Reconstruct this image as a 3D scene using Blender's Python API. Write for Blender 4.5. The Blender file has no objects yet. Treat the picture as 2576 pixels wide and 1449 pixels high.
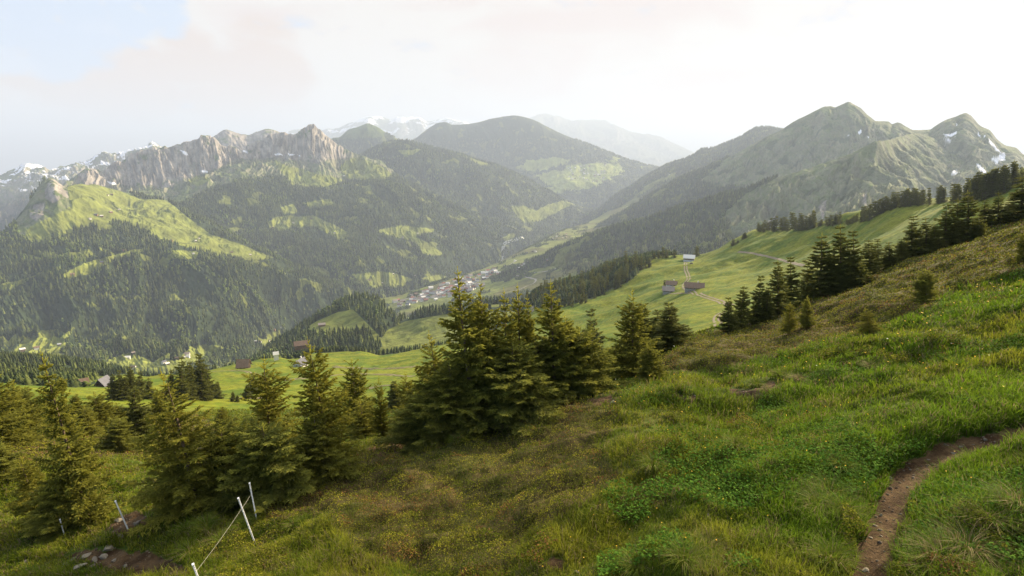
import bpy, math, random
import numpy as np
from mathutils import Vector, Matrix

# ------------------------------------------------------------------ camera, sky, sun, exposure
SC = bpy.context.scene
COL = SC.collection
random.seed(7)
RNG = np.random.default_rng(7)
F = 1430.0                       # focal length in units of a 2576 px wide frame
CU, CV = 1288.0, 724.5
PITCH = math.radians(13.36)
cam = bpy.data.cameras.new('camera')
cam.sensor_width = 36.0
cam.lens = 18.0 / (1288.0 / F)
cam.clip_start = 0.05
cam.clip_end = 200000.0
cam_ob = bpy.data.objects.new('camera', cam)
cam_ob.rotation_euler = (math.radians(90) - PITCH, 0, 0)
COL.objects.link(cam_ob)
SC.camera = cam_ob
SC.view_settings.view_transform = 'Standard'
SC.view_settings.look = 'None'
SC.view_settings.exposure = 1.40
SC.view_settings.gamma = 1.0
SC.render.engine = 'CYCLES'
SC.cycles.use_denoising = True
SC.cycles.max_bounces = 6
SC.cycles.diffuse_bounces = 2
SC.cycles.glossy_bounces = 2
SC.cycles.transmission_bounces = 4
SC.cycles.volume_bounces = 0
SC.cycles.transparent_max_bounces = 8

SUN_AZ, SUN_EL = math.radians(50), math.radians(23)
sun_dir = Vector((math.sin(SUN_AZ) * math.cos(SUN_EL), math.cos(SUN_AZ) * math.cos(SUN_EL), math.sin(SUN_EL)))
sun = bpy.data.lights.new('sun', 'SUN')
sun.energy = 5.0
sun.angle = math.radians(0.6)
sun.color = (1.0, 0.82, 0.56)
sun_ob = bpy.data.objects.new('sun', sun)
sun_ob.rotation_euler = sun_dir.to_track_quat('Z', 'Y').to_euler()
COL.objects.link(sun_ob)

world = bpy.data.worlds.new('World')
SC.world = world
world.use_nodes = True
wn, wl = world.node_tree.nodes, world.node_tree.links
wn.clear()
w_out = wn.new('ShaderNodeOutputWorld')
w_bg = wn.new('ShaderNodeBackground'); w_bg.inputs[1].default_value = 1.0
sky = wn.new('ShaderNodeTexSky'); sky.sky_type = 'NISHITA'; sky.sun_disc = False
sky.sun_elevation = SUN_EL; sky.sun_rotation = SUN_AZ; sky.altitude = 1600; sky.dust_density = 1.5
def wmath(op, a, b=None, clamp=False):
    n = wn.new('ShaderNodeMath'); n.operation = op; n.use_clamp = clamp
    for i, s in enumerate((a, b)):
        if s is None: continue
        if isinstance(s, (int, float)): n.inputs[i].default_value = s
        else: wl.new(s, n.inputs[i])
    return n.outputs[0]
def wramp(fac, stops):
    n = wn.new('ShaderNodeValToRGB'); wl.new(fac, n.inputs[0])
    el = n.color_ramp.elements
    while len(el) > 1: el.remove(el[-1])
    el[0].position, el[0].color = stops[0][0], stops[0][1]
    for p, c in stops[1:]:
        e = el.new(p); e.color = c
    return n.outputs[0]
def wmix(f, a, b):
    n = wn.new('ShaderNodeMix'); n.data_type = 'RGBA'
    for i, s in ((0, f), (6, a), (7, b)):
        if isinstance(s, (int, float)): n.inputs[i].default_value = s
        elif isinstance(s, tuple): n.inputs[i].default_value = s
        else: wl.new(s, n.inputs[i])
    return n.outputs[2]
tc = wn.new('ShaderNodeTexCoord')
sep = wn.new('ShaderNodeSeparateXYZ'); wl.new(tc.outputs['Generated'], sep.inputs[0])
mp = wn.new('ShaderNodeMapping'); mp.inputs['Scale'].default_value = (1, 1, 2.6)
wl.new(tc.outputs['Generated'], mp.inputs[0])
n1 = wn.new('ShaderNodeTexNoise'); n1.inputs['Scale'].default_value = 2.3; n1.inputs['Detail'].default_value = 9; n1.inputs['Roughness'].default_value = 0.55
wl.new(mp.outputs[0], n1.inputs[0])
n2 = wn.new('ShaderNodeTexNoise'); n2.inputs['Scale'].default_value = 4.2; n2.inputs['Detail'].default_value = 4; n2.inputs['Distortion'].default_value = 0.6
wl.new(mp.outputs[0], n2.inputs[0])
sky_s = wn.new('ShaderNodeVectorMath'); sky_s.operation = 'SCALE'; wl.new(sky.outputs[0], sky_s.inputs[0]); sky_s.inputs['Scale'].default_value = 0.10
# veil of bright cloud in the western (sunward) half of the sky, open blue elsewhere
x_, y_, z_ = sep.outputs[0], sep.outputs[1], sep.outputs[2]
west = wmath('SUBTRACT', wmath('ADD', wmath('MULTIPLY', y_, 0.75), wmath('MULTIPLY', x_, 0.95)), wmath('MULTIPLY', z_, 0.20))
cov = wmath('ADD', wmath('MULTIPLY', wmath('SUBTRACT', n1.outputs[0], 0.5), 1.6), wmath('ADD', wmath('ADD', west, 0.10), wmath('MULTIPLY', wmath('MAXIMUM', wmath('SUBTRACT', 0.11, z_), 0.0), 7.0)))
cmask = wramp(cov, [(0.0, (0, 0, 0, 1)), (0.05, (1, 1, 1, 1))])
pink = wramp(n2.outputs[0], [(0.50, (0, 0, 0, 1)), (0.66, (1, 1, 1, 1))])
ccol = wmix(pink, (0.340, 0.322, 0.302, 1), (0.325, 0.280, 0.262, 1))
thin = wmix(0.86, sky_s.outputs[0], (0.26, 0.285, 0.335, 1))
front = wramp(y_, [(0.0, (0, 0, 0, 1)), (0.35, (1, 1, 1, 1))])
open_sky = wmix(front, sky_s.outputs[0], thin)
nrm = wn.new('ShaderNodeVectorMath'); nrm.operation = 'NORMALIZE'; wl.new(tc.outputs['Generated'], nrm.inputs[0])
def blobs(lst):
    tot = None
    for (u, v, r) in lst:
        a_, b_ = (u - 1288.0) / F, (724.5 - v) / F
        dv = Vector((a_, math.cos(PITCH) + math.sin(PITCH) * b_, -math.sin(PITCH) + math.cos(PITCH) * b_)).normalized()
        d_ = wn.new('ShaderNodeVectorMath'); d_.operation = 'DOT_PRODUCT'; wl.new(nrm.outputs[0], d_.inputs[0]); d_.inputs[1].default_value = dv
        m_ = wn.new('ShaderNodeMapRange'); m_.interpolation_type = 'SMOOTHSTEP'; wl.new(d_.outputs['Value'], m_.inputs[0])
        m_.inputs[1].default_value = math.cos(math.radians(r)); m_.inputs[2].default_value = 1.0
        tot = m_.outputs[0] if tot is None else wmath('MAXIMUM', tot, m_.outputs[0])
    return tot
n3 = wn.new('ShaderNodeTexNoise'); n3.inputs['Scale'].default_value = 11.0; n3.inputs['Detail'].default_value = 9; n3.inputs['Roughness'].default_value = 0.6
wl.new(mp.outputs[0], n3.inputs[0])
bl = wmath('ADD', blobs([(60, 60, 3.6), (130, 112, 3.2), (230, 80, 3.6), (330, 55, 3.0), (410, 25, 3.0)]), wmath('MULTIPLY', wmath('SUBTRACT', n3.outputs[0], 0.5), 2.6))
pk = wmath('ADD', blobs([(100, 150, 4), (190, 175, 5), (300, 215, 5), (370, 190, 4), (480, 150, 4), (560, 210, 5), (650, 165, 5), (700, 190, 4)]), wmath('MULTIPLY', wmath('SUBTRACT', n3.outputs[0], 0.5), 2.2))
ccol = wmix(wramp(pk, [(0.22, (0, 0, 0, 1)), (0.75, (1, 1, 1, 1))]), ccol, (0.315, 0.260, 0.228, 1))
ccol = wmix(wramp(bl, [(0.34, (0, 0, 0, 1)), (0.80, (1, 1, 1, 1))]), ccol, (0.235, 0.282, 0.352, 1))
high = wramp(z_, [(0.34, (0, 0, 0, 1)), (0.62, (1, 1, 1, 1))])      # brighter cloud overhead, out of frame, added as soft fill light
ccol = wmix(high, ccol, (0.80, 0.77, 0.72, 1))
final = wmix(cmask, open_sky, ccol)
wl.new(final, w_bg.inputs[0]); wl.new(w_bg.outputs[0], w_out.inputs[0])

# ------------------------------------------------------------------ helpers
def ray(u, v):
    """direction of a frame point: x right, y forward, z up"""
    u = np.asarray(u, float); v = np.asarray(v, float)
    a = (u - CU) / F; b = (CV - v) / F
    return a, math.cos(PITCH) + math.sin(PITCH) * b, -math.sin(PITCH) + math.cos(PITCH) * b
def azt(u, v):
    x, y, z = ray(u, v)
    return np.arctan2(x, y), z / np.hypot(x, y)
def pt(u, v, d):
    a, t = azt(u, v)
    return np.array([math.sin(a) * d, math.cos(a) * d, float(t) * d])
def proj(x, y, z):
    fy = y * math.cos(PITCH) - z * math.sin(PITCH)
    fz = y * math.sin(PITCH) + z * math.cos(PITCH)
    fy = np.maximum(fy, 1e-3)
    return CU + F * x / fy, CV - F * fz / fy
_tab = np.random.default_rng(11).permutation(4096)
_ang = np.random.default_rng(12).random(4096) * 2 * math.pi
_gx, _gy = np.cos(_ang), np.sin(_ang)
def perlin(x, y, seed=0):
    xi = np.floor(x).astype(np.int64); yi = np.floor(y).astype(np.int64)
    xf = x - xi; yf = y - yi
    def g(ix, iy, fx, fy):
        h = _tab[(_tab[(ix + seed * 131) & 4095] + iy) & 4095]
        return _gx[h] * fx + _gy[h] * fy
    sx = xf * xf * xf * (xf * (xf * 6 - 15) + 10); sy = yf * yf * yf * (yf * (yf * 6 - 15) + 10)
    a = g(xi, yi, xf, yf); b = g(xi + 1, yi, xf - 1, yf)
    c = g(xi, yi + 1, xf, yf - 1); d = g(xi + 1, yi + 1, xf - 1, yf - 1)
    return ((a + sx * (b - a)) * (1 - sy) + (c + sx * (d - c)) * sy) * 1.5
def fbm(x, y, octv=5, seed=0, gain=0.5, lac=2.03):
    s = np.zeros(np.broadcast(x, y).shape); a = 1.0; f = 1.0
    for o in range(octv):
        s += a * perlin(x * f + o * 17.3, y * f - o * 9.1, seed + o); a *= gain; f *= lac
    return s
def ridged(x, y, octv=4, seed=0, gain=0.5):
    s = np.zeros(np.broadcast(x, y).shape); a = 1.0; f = 1.0; tot = 0
    for o in range(octv):
        s += a * (1 - 2 * np.abs(perlin(x * f + o * 7.7, y * f + o * 3.1, seed + o))); tot += a; a *= gain; f *= 2.1
    return s / tot
def sstep(a, b, x):
    t = np.clip((x - a) / (b - a), 0, 1)
    return t * t * (3 - 2 * t)
def pchip(xk, yk, x):
    xk = np.asarray(xk, float); yk = np.asarray(yk, float)
    h = np.diff(xk); dl = np.diff(yk) / h
    m = np.zeros_like(yk)
    if len(xk) > 2:
        w1 = 2 * h[1:] + h[:-1]; w2 = h[1:] + 2 * h[:-1]
        ok = dl[:-1] * dl[1:] > 0
        with np.errstate(divide='ignore', invalid='ignore'):
            mm = (w1 + w2) / (w1 / dl[:-1] + w2 / dl[1:])
        m[1:-1] = np.where(ok, mm, 0)
    m[0] = dl[0]; m[-1] = dl[-1]
    x = np.clip(x, xk[0], xk[-1])
    i = np.clip(np.searchsorted(xk, x) - 1, 0, len(h) - 1)
    t = (x - xk[i]) / h[i]
    return ((1 + 2 * t) * (1 - t) ** 2 * yk[i] + t * (1 - t) ** 2 * h[i] * m[i] + t * t * (3 - 2 * t) * yk[i + 1] + t * t * (t - 1) * h[i] * m[i + 1])
def inpoly(u, v, poly):
    p = np.asarray(poly, float); ins = np.zeros(np.shape(u), bool)
    bb = (u >= p[:, 0].min()) & (u <= p[:, 0].max()) & (v >= p[:, 1].min()) & (v <= p[:, 1].max())
    uu, vv = u[bb], v[bb]; r = np.zeros(uu.shape, bool)
    j = len(p) - 1
    for i in range(len(p)):
        x1, y1 = p[i]; x2, y2 = p[j]
        if y1 != y2:
            r ^= ((y1 > vv) != (y2 > vv)) & (uu < (x2 - x1) * (vv - y1) / (y2 - y1) + x1)
        j = i
    ins[bb] = r
    return ins
def inany(u, v, polys):
    r = np.zeros(np.shape(u), bool)
    for p in polys: r |= inpoly(u, v, p)
    return r

def tag(o, label=None, cat=None, group=None, kind=None):
    if label: o['label'] = label
    if cat: o['category'] = cat
    if group: o['group'] = group
    if kind: o['kind'] = kind
    return o
def empty(name, loc=(0, 0, 0), rz=0.0, scale=1.0):
    o = bpy.data.objects.new(name, None); o.empty_display_size = 0.2
    o.location = loc; o.rotation_euler = (0, 0, rz); o.scale = (scale,) * 3
    COL.objects.link(o); return o
def mesh_np(name, verts, faces, mat=None, cols=None, parent=None, smooth=False, midx=None, mats=None):
    """verts n x 3, faces m x k (k = 3 or 4), cols n x 3 vertex colours"""
    verts = np.ascontiguousarray(verts, np.float32); faces = np.ascontiguousarray(faces, np.int32)
    m, k = faces.shape
    me = bpy.data.meshes.new(name)
    me.vertices.add(len(verts)); me.vertices.foreach_set('co', verts.ravel())
    me.loops.add(m * k); me.loops.foreach_set('vertex_index', faces.ravel())
    me.polygons.add(m); me.polygons.foreach_set('loop_start', np.arange(m, dtype=np.int32) * k)
    me.polygons.foreach_set('loop_total', np.full(m, k, np.int32))
    if smooth: me.polygons.foreach_set('use_smooth', np.ones(m, bool))
    for mt in (mats or ([mat] if mat else [])): me.materials.append(mt)
    if midx is not None: me.polygons.foreach_set('material_index', np.ascontiguousarray(midx, np.int32))
    if cols is not None:
        ca = me.color_attributes.new('col', 'FLOAT_COLOR', 'POINT')
        c4 = np.ones((len(verts), 4), np.float32); c4[:, :3] = cols
        ca.data.foreach_set('color', c4.ravel())
    me.update(calc_edges=True)
    o = bpy.data.objects.new(name, me); COL.objects.link(o)
    if parent is not None: o.parent = parent
    return o

class NT:
    """small node-tree writer"""
    def __init__(s, name):
        s.m = bpy.data.materials.new(name); s.m.use_nodes = True
        s.n, s.l = s.m.node_tree.nodes, s.m.node_tree.links; s.n.clear()
        s.out = s.n.new('ShaderNodeOutputMaterial')
    def put(s, inp, v):
        if isinstance(v, (int, float)): inp.default_value = v
        elif isinstance(v, tuple): inp.default_value = v if len(v) == 4 or inp.type == 'VECTOR' else (*v, 1)
        else: s.l.new(v, inp)
    def noise(s, vec, scale, detail=4, rough=0.55, dist=0.0):
        n = s.n.new('ShaderNodeTexNoise'); s.put(n.inputs['Scale'], scale); s.put(n.inputs['Detail'], detail)
        s.put(n.inputs['Roughness'], rough); s.put(n.inputs['Distortion'], dist); s.l.new(vec, n.inputs['Vector']); return n.outputs[0]
    def pos(s):
        return s.n.new('ShaderNodeNewGeometry').outputs['Position']
    def obj(s):
        return s.n.new('ShaderNodeTexCoord').outputs['Object']
    def attr(s, name='col'):
        n = s.n.new('ShaderNodeAttribute'); n.attribute_name = name; return n.outputs['Color']
    def ramp(s, f, stops):
        n = s.n.new('ShaderNodeValToRGB'); s.l.new(f, n.inputs[0]); el = n.color_ramp.elements
        while len(el) > 1: el.remove(el[-1])
        el[0].position = stops[0][0]; el[0].color = (*stops[0][1], 1)
        for p, c in stops[1:]: el.new(p).color = (*c, 1)
        return n.outputs[0]
    def maprange(s, f, a, b, c, d):
        n = s.n.new('ShaderNodeMapRange'); s.l.new(f, n.inputs[0])
        for i, x in enumerate((a, b, c, d)): n.inputs[i + 1].default_value = x
        return n.outputs[0]
    def mix(s, f, a, b, mode='MIX'):
        n = s.n.new('ShaderNodeMix'); n.data_type = 'RGBA'; n.blend_type = mode
        s.put(n.inputs[0], f); s.put(n.inputs[6], a); s.put(n.inputs[7], b); return n.outputs[2]
    def scale(s, c, f):
        n = s.n.new('ShaderNodeVectorMath'); n.operation = 'SCALE'; s.put(n.inputs[0], c); s.put(n.inputs['Scale'], f); return n.outputs[0]
    def bump(s, h, strength, dist):
        n = s.n.new('ShaderNodeBump'); n.inputs['Strength'].default_value = strength; n.inputs['Distance'].default_value = dist
        s.l.new(h, n.inputs['Height']); return n.outputs[0]
    def bsdf(s, color, rough=0.9, normal=None, spec=0.2, transl=0.0, metal=0.0):
        b = s.n.new('ShaderNodeBsdfPrincipled'); s.put(b.inputs['Base Color'], color); s.put(b.inputs['Roughness'], rough)
        b.inputs['Specular IOR Level'].default_value = spec; b.inputs['Metallic'].default_value = metal
        if normal: s.l.new(normal, b.inputs['Normal'])
        o = b.outputs[0]
        if transl:
            t = s.n.new('ShaderNodeBsdfTranslucent'); s.put(t.inputs[0], color)
            mx = s.n.new('ShaderNodeMixShader'); mx.inputs[0].default_value = transl
            s.l.new(o, mx.inputs[1]); s.l.new(t.outputs[0], mx.inputs[2]); o = mx.outputs[0]
        s.l.new(o, s.out.inputs[0]); return s.m

def simple_mat(name, col, rough=0.8, var=0.35, scale=4.0, spec=0.2, transl=0.0, bump=0.0, metal=0.0, vc=False):
    t = NT(name); p = t.obj()
    n = t.noise(p, scale, 5)
    base = t.attr() if vc else col
    c = t.scale(base, t.maprange(n, 0.25, 0.75, 1 - var, 1 + var))
    return t.bsdf(c, rough, t.bump(n, bump, 0.02) if bump else None, spec, transl, metal)

def terrain_mat(name, s1, s2, lo=0.75, hi=1.25, bs=0.4, bd=2.0):
    t = NT(name); p = t.pos()
    a = t.noise(p, s1, 6, 0.6); b = t.noise(p, s2, 5, 0.6)
    c = t.scale(t.scale(t.attr(), t.maprange(a, 0.3, 0.7, lo, hi)), t.maprange(b, 0.3, 0.7, 0.85, 1.15))
    return t.bsdf(c, 0.95, t.bump(b, bs, bd), 0.1)
M = {}
M['far'] = terrain_mat('mountain_surface', 0.012, 0.05, bs=0.6, bd=12.0)
M['mid'] = terrain_mat('hill_surface', 0.03, 0.3, 0.75, 1.25, bs=0.5, bd=1.0)

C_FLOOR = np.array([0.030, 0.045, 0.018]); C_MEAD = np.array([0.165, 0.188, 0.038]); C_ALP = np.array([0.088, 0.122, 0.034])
C_ROCK = np.array([0.29, 0.262, 0.225]); C_SNOW = np.array([0.85, 0.86, 0.90]); C_SCREE = np.array([0.26, 0.235, 0.18])
def lerp(a, b, t):
    t = np.asarray(t)[..., None]
    return a * (1 - t) + b * t

class Sheet:
    """a stretch of land: columns of equal bearing, rows from near to far"""
    def __init__(s, rows, nu, nv, disp=None, umin=None, umax=None, fine=0.0):
        us = [p[0] for r in rows if not callable(r) for p in r]
        umin = min(us) if umin is None else umin; umax = max(us) if umax is None else umax
        a0 = azt(umin, 420)[0]; a1 = azt(umax, 420)[0]
        s.az = np.linspace(a0, a1, nu)
        D, Z = [], []
        for r in rows:
            if callable(r):
                d, z = r(s.az); D.append(d); Z.append(z); continue
            a, t = azt([p[0] for p in r], [p[1] for p in r]); d = np.log([p[2] for p in r])
            dd = np.exp(pchip(a, d, s.az)); D.append(dd); Z.append(pchip(a, t, s.az) * dd)
        D = np.array(D); Z = np.array(Z)
        k = np.arange(len(rows)); tt = np.concatenate([np.linspace(i, i + 1, n, endpoint=False) for i, n in enumerate(nv)] + [[len(rows) - 1]])
        s.t = tt
        def cols(A):     # pchip down the columns, vectorised
            h = 1.0; dl = np.diff(A, axis=0); m = np.zeros_like(A)
            if len(A) > 2:
                ok = dl[:-1] * dl[1:] > 0
                with np.errstate(divide='ignore', invalid='ignore'):
                    mm = 2 * dl[:-1] * dl[1:] / (dl[:-1] + dl[1:])
                m[1:-1] = np.where(ok, mm, 0)
            m[0] = dl[0]; m[-1] = dl[-1]
            i = np.clip(np.floor(tt).astype(int), 0, len(A) - 2); t = (tt - i)[:, None]
            return (1 + 2 * t) * (1 - t) ** 2 * A[i] + t * (1 - t) ** 2 * m[i] + t * t * (3 - 2 * t) * A[i + 1] + t * t * (t - 1) * m[i + 1]
        s.d = np.exp(cols(np.log(D))); s.z = cols(Z)
        s.d = np.maximum.accumulate(s.d + np.arange(len(tt))[:, None] * 1e-4, axis=0)
        AZ = np.broadcast_to(s.az, s.d.shape)
        s.x = np.sin(AZ) * s.d; s.y = np.cos(AZ) * s.d; s.AZ = AZ
        s.T = np.broadcast_to(tt[:, None], s.d.shape)
        s.u, s.v = proj(s.x, s.y, s.z)
        if disp is not None: s.z = s.z + disp(s)
        s.z = np.maximum(s.z, -1235.0)
        s.u, s.v = proj(s.x, s.y, s.z)
        s.tan = s.z / s.d
    def faces(s):
        n, m = s.d.shape; i = np.arange(n * m).reshape(n, m)
        return np.stack([i[:-1, :-1], i[:-1, 1:], i[1:, 1:], i[1:, :-1]], -1).reshape(-1, 4)
    def build(s, name, mat, cols, label=None):
        v = np.stack([s.x, s.y, s.z], -1).reshape(-1, 3)
        o = mesh_np(name, v, s.faces(), mat, cols.reshape(-1, 3), smooth=True)
        tag(o, label, None, kind='structure'); s.ob = o; return o
    def hit(s, u, v, back=False):
        a, t = azt(u, v); a = float(a); t = float(t)
        c = np.interp(a, s.az, np.arange(len(s.az))); i = int(min(c, len(s.az) - 2)); f = c - i
        d = s.d[:, i] * (1 - f) + s.d[:, i + 1] * f; z = s.z[:, i] * (1 - f) + s.z[:, i + 1] * f
        g = z / d - t
        run = np.nonzero((g[:-1] < 0) & (g[1:] >= 0))[0]
        if len(run) == 0:
            k = int(np.argmax(z / d)); dd, zz = d[k], z[k]
        else:
            k = run[0]; w = -g[k] / (g[k + 1] - g[k]); dd = d[k] + w * (d[k + 1] - d[k]); zz = z[k] + w * (z[k + 1] - z[k])
        return Vector((math.sin(a) * dd, math.cos(a) * dd, zz))
    def height(s, x, y):
        x = np.atleast_1d(np.asarray(x, float)); y = np.atleast_1d(np.asarray(y, float))
        a = np.arctan2(x, y); r = np.hypot(x, y); out = np.zeros(len(x))
        c = np.clip(np.interp(a, s.az, np.arange(len(s.az))), 0, len(s.az) - 1.001); ii = c.astype(int)
        for q in range(len(x)):
            i = ii[q]; f = c[q] - i
            out[q] = np.interp(r[q], s.d[:, i], s.z[:, i]) * (1 - f) + np.interp(r[q], s.d[:, i + 1], s.z[:, i + 1]) * f
        return out
    def sample(s, rho, seed=0, tmin=None):
        """random points on the sheet; rho = points per square metre at each vertex"""
        rg = np.random.default_rng(seed)
        P = np.stack([s.x, s.y, s.z], -1)
        e1 = P[1:, :-1] - P[:-1, :-1]; e2 = P[:-1, 1:] - P[:-1, :-1]
        ar = np.abs(e1[..., 0] * e2[..., 1] - e1[..., 1] * e2[..., 0])
        n = rg.poisson(np.clip(ar * rho[:-1, :-1], 0, 400))
        idx = np.nonzero(n); cnt = n[idx]
        i = np.repeat(idx[0], cnt); j = np.repeat(idx[1], cnt)
        a = rg.random(len(i))[:, None]; b = rg.random(len(i))[:, None]
        p = (P[i, j] * (1 - a) + P[i + 1, j] * a) * (1 - b) + (P[i, j + 1] * (1 - a) + P[i + 1, j + 1] * a) * b
        return p, i, j
def frame_cull(s, mu=60, mv=60):
    return (s.u > -mu) & (s.u < 2576 + mu) & (s.v > -mv) & (s.v < 1449 + mv)
# ------------------------------------------------------------------ the land
def near_plane(x, y): return -5.0 + 0.22 * x - 0.22 * y
def prow(dist):
    def f(az):
        d = np.full(az.shape, dist) if np.isscalar(dist) else np.interp(az, [-0.8, 0.8], dist)
        return d, near_plane(np.sin(az) * d, np.cos(az) * d)
    return f
row_near = [(-300,1180,40),(0,1150,40),(300,1150,40),(600,1140,36),(900,1100,32),(1200,1030,30),(1500,962,30),(1700,868,36),(1900,805,45),(2100,725,55),(2300,640,68),(2576,525,90),(2900,400,110)]
row_b = [(-300,1080,75),(0,1070,75),(300,1060,75),(600,1040,75),(900,1030,75),(1200,1000,70),(1500,990,60),(1700,905,70),(1900,850,80),(2100,780,95),(2300,700,115),(2576,590,150),(2900,450,180)]
row_c = [(-300,1010,170),(0,1005,170),(300,1003,180),(600,1008,190),(900,1003,190),(1200,965,190),(1500,905,190),(1700,855,190),(1900,812,200),(2100,740,210),(2300,660,230),(2576,545,260),(2900,400,300)]
row_d = [(-300,985,260),(0,980,260),(300,975,300),(600,965,300),(900,960,300),(1200,930,300),(1500,855,330),(1700,790,350),(1900,735,370),(2100,690,350),(2300,610,350),(2576,500,350),(2900,380,380)]
row_e = [(-300,965,400),(0,965,400),(300,960,400),(600,938,430),(900,925,430),(1200,885,430),(1500,800,520),(1700,730,550),(1900,672,600),(2100,620,550),(2300,555,480),(2576,460,420),(2900,350,450)]
row_f = [(-300,908,1000),(0,910,1000),(100,914,1000),(200,924,1000),(300,938,950),(380,948,850),(450,953,700),(530,928,560),(600,917,600),(700,903,620),(730,905,620),(800,892,650),(900,886,650),(960,895,650),(1040,884,650),(1150,860,680),(1300,800,800),(1340,750,880),(1400,722,900),(1450,708,900),(1500,690,900),(1560,668,880),(1600,660,860),(1640,651,850),(1700,647,840),(1750,645,830),(1800,632,800),(1850,607,800),(1900,586,780),(1990,578,750),(2090,562,700),(2160,543,650),(2250,522,600),(2360,506,560),(2420,498,530),(2480,476,500),(2576,425,480),(2900,330,500)]
row_g = [(p[0], p[1] + (35 if p[0] > 450 else 30), p[2] * 1.3) for p in row_f]
row_h = [(p[0], p[1] + 130, p[2] * 1.9) for p in row_f]
def disp_ground(s):
    x, y, d = s.x, s.y, s.d
    nearw = 1 - sstep(60, 140, d)
    z = fbm(x / 6.0, y / 6.0, 3, 3) * 0.50 * nearw * sstep(2, 8, d)
    z += np.maximum(fbm(x / 1.5, y / 1.5, 3, 5), -0.3) * 0.22 * nearw
    z += fbm(x / 0.45, y / 0.45, 2, 8) * 0.035 * nearw * (d < 60)
    midw = sstep(90, 300, d)
    z += fbm(x / 110.0, y / 110.0, 4, 9) * 5.5 * midw * (0.55 + 0.45 * sstep(300, 700, d))
    z += ridged(x / 45.0 + fbm(x / 80, y / 80, 2, 2), y / 45.0, 3, 13) * 0.9 * midw
    z += fbm(x / 14.0, y / 14.0, 3, 19) * 0.35 * sstep(50, 130, d)
    # trodden path cut into the near slope
    pd = path_dist(x, y)
    z *= 1 - 0.8 * np.exp(-(pd / 1.3) ** 2) * (d < 45)
    z -= 0.16 * np.exp(-(pd / 0.42) ** 4) * (d < 40)
    return z
# the footpath at lower right: centre line on the near plane
def plane_hit(u, v):
    x, y, z = ray(u, v); t = -5.0 / (z - 0.22 * x + 0.22 * y); return float(x * t), float(y * t)
PATH = [plane_hit(u, v) for u, v in [(2160,1650),(2175,1500),(2190,1430),(2208,1370),(2225,1310),(2250,1240),(2290,1185),(2350,1148),(2430,1118),(2510,1098),(2600,1080),(2750,1052),(3000,1010)]]
def path_dist(x, y):
    best = np.full(x.shape, 1e9)
    m = (np.hypot(x, y) < 45) & (x > -2)
    xs, ys = x[m], y[m]; b = np.full(xs.shape, 1e9)
    for (x0, y0), (x1, y1) in zip(PATH[:-1], PATH[1:]):
        dx, dy = x1 - x0, y1 - y0; t = np.clip(((xs - x0) * dx + (ys - y0) * dy) / (dx * dx + dy * dy), 0, 1)
        b = np.minimum(b, np.hypot(xs - x0 - t * dx, ys - y0 - t * dy))
    best[m] = b
    return best
G = Sheet([prow(1.6), prow(5.0), prow(9.5), prow(17.0), row_near, row_b, row_c, row_d, row_e, row_f, row_g, row_h], 1300,
          [40, 110, 150, 150, 60, 50, 50, 60, 90, 30, 20], disp_ground, -300, 2900)
jit = fbm(G.x / G.d * 40, np.log(G.d) * 40, 3, 21)
gu, gv = G.u + jit * 14, G.v + jit * 9
cn = fbm(G.x / 30, G.y / 30, 4, 31); cn2 = fbm(G.x / 3.0, G.y / 3.0, 4, 37); cn3 = fbm(G.x / 0.5, G.y / 0.5, 3, 41)
far = sstep(90, 160, G.d)
meadow = lerp(np.array([0.075, 0.115, 0.010]), np.array([0.150, 0.165, 0.014]), sstep(-0.6, 0.6, cn + 0.5 * cn2))
heath = lerp(np.array([0.060, 0.062, 0.014]), np.array([0.085, 0.062, 0.024]), sstep(-0.5, 0.6, cn2 + 0.4 * cn3))
lush = lerp(np.array([0.045, 0.070, 0.008]), np.array([0.080, 0.095, 0.012]), sstep(-0.5, 0.5, cn2))  # thatch under the grass, coloured dark so gaps between blades look shaded
HEATH = [[(1640,935),(1700,868),(1900,805),(2100,725),(2300,640),(2576,520),(2950,380),(2950,560),(2576,690),(2400,740),(2280,800),(2150,845),(2000,880),(1880,915),(1750,935)],
         [(800,1190),(1000,1090),(1250,1040),(1420,1000),(1560,1040),(1500,1130),(1560,1200),(1500,1260),(1330,1330),(1280,1449),(1100,1449),(900,1400),(820,1290),(680,1310),(640,1270),(720,1240)],
         [(-300,1000),(0,1000),(300,1010),(500,1040),(600,1110),(560,1180),(300,1150),(-300,1180)]]
SOIL = [[(300,1290),(350,1285),(370,1310),(340,1345),(300,1360),(270,1345),(285,1310)], [(150,1400),(260,1380),(370,1385),(470,1430),(470,1449),(330,1449),(230,1420)],
        [(925,1130),(1050,1105),(1090,1115),(1040,1140),(940,1150)], [(1350,1425),(1400,1405),(1430,1415),(1400,1435)],
        [(1460,1005),(1540,995),(1560,1015),(1500,1022)], [(1840,985),(1900,975),(1950,960),(1960,975),(1890,1005),(1845,1005)],[(1690,995),(1740,990),(1760,1005),(1710,1010)],
        [(2590,1060),(2570,1075),(2580,1100)]]
isheath = inany(gu, gv, HEATH) & (G.d < 160)
issoil = inany(gu, gv, SOIL) & (G.d < 60)
pdist = path_dist(G.x, G.y) + fbm(G.x / 0.3, G.y / 0.3, 3, 51) * 0.08
onpath = (pdist < 0.235) & (G.d < 60)
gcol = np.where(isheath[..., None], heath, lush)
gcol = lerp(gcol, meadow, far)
soilc = lerp(np.array([0.052, 0.030, 0.014]), np.array([0.112, 0.070, 0.034]), sstep(-0.5, 0.5, cn3))
gcol = np.where((issoil | onpath)[..., None], soilc, gcol)
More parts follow.
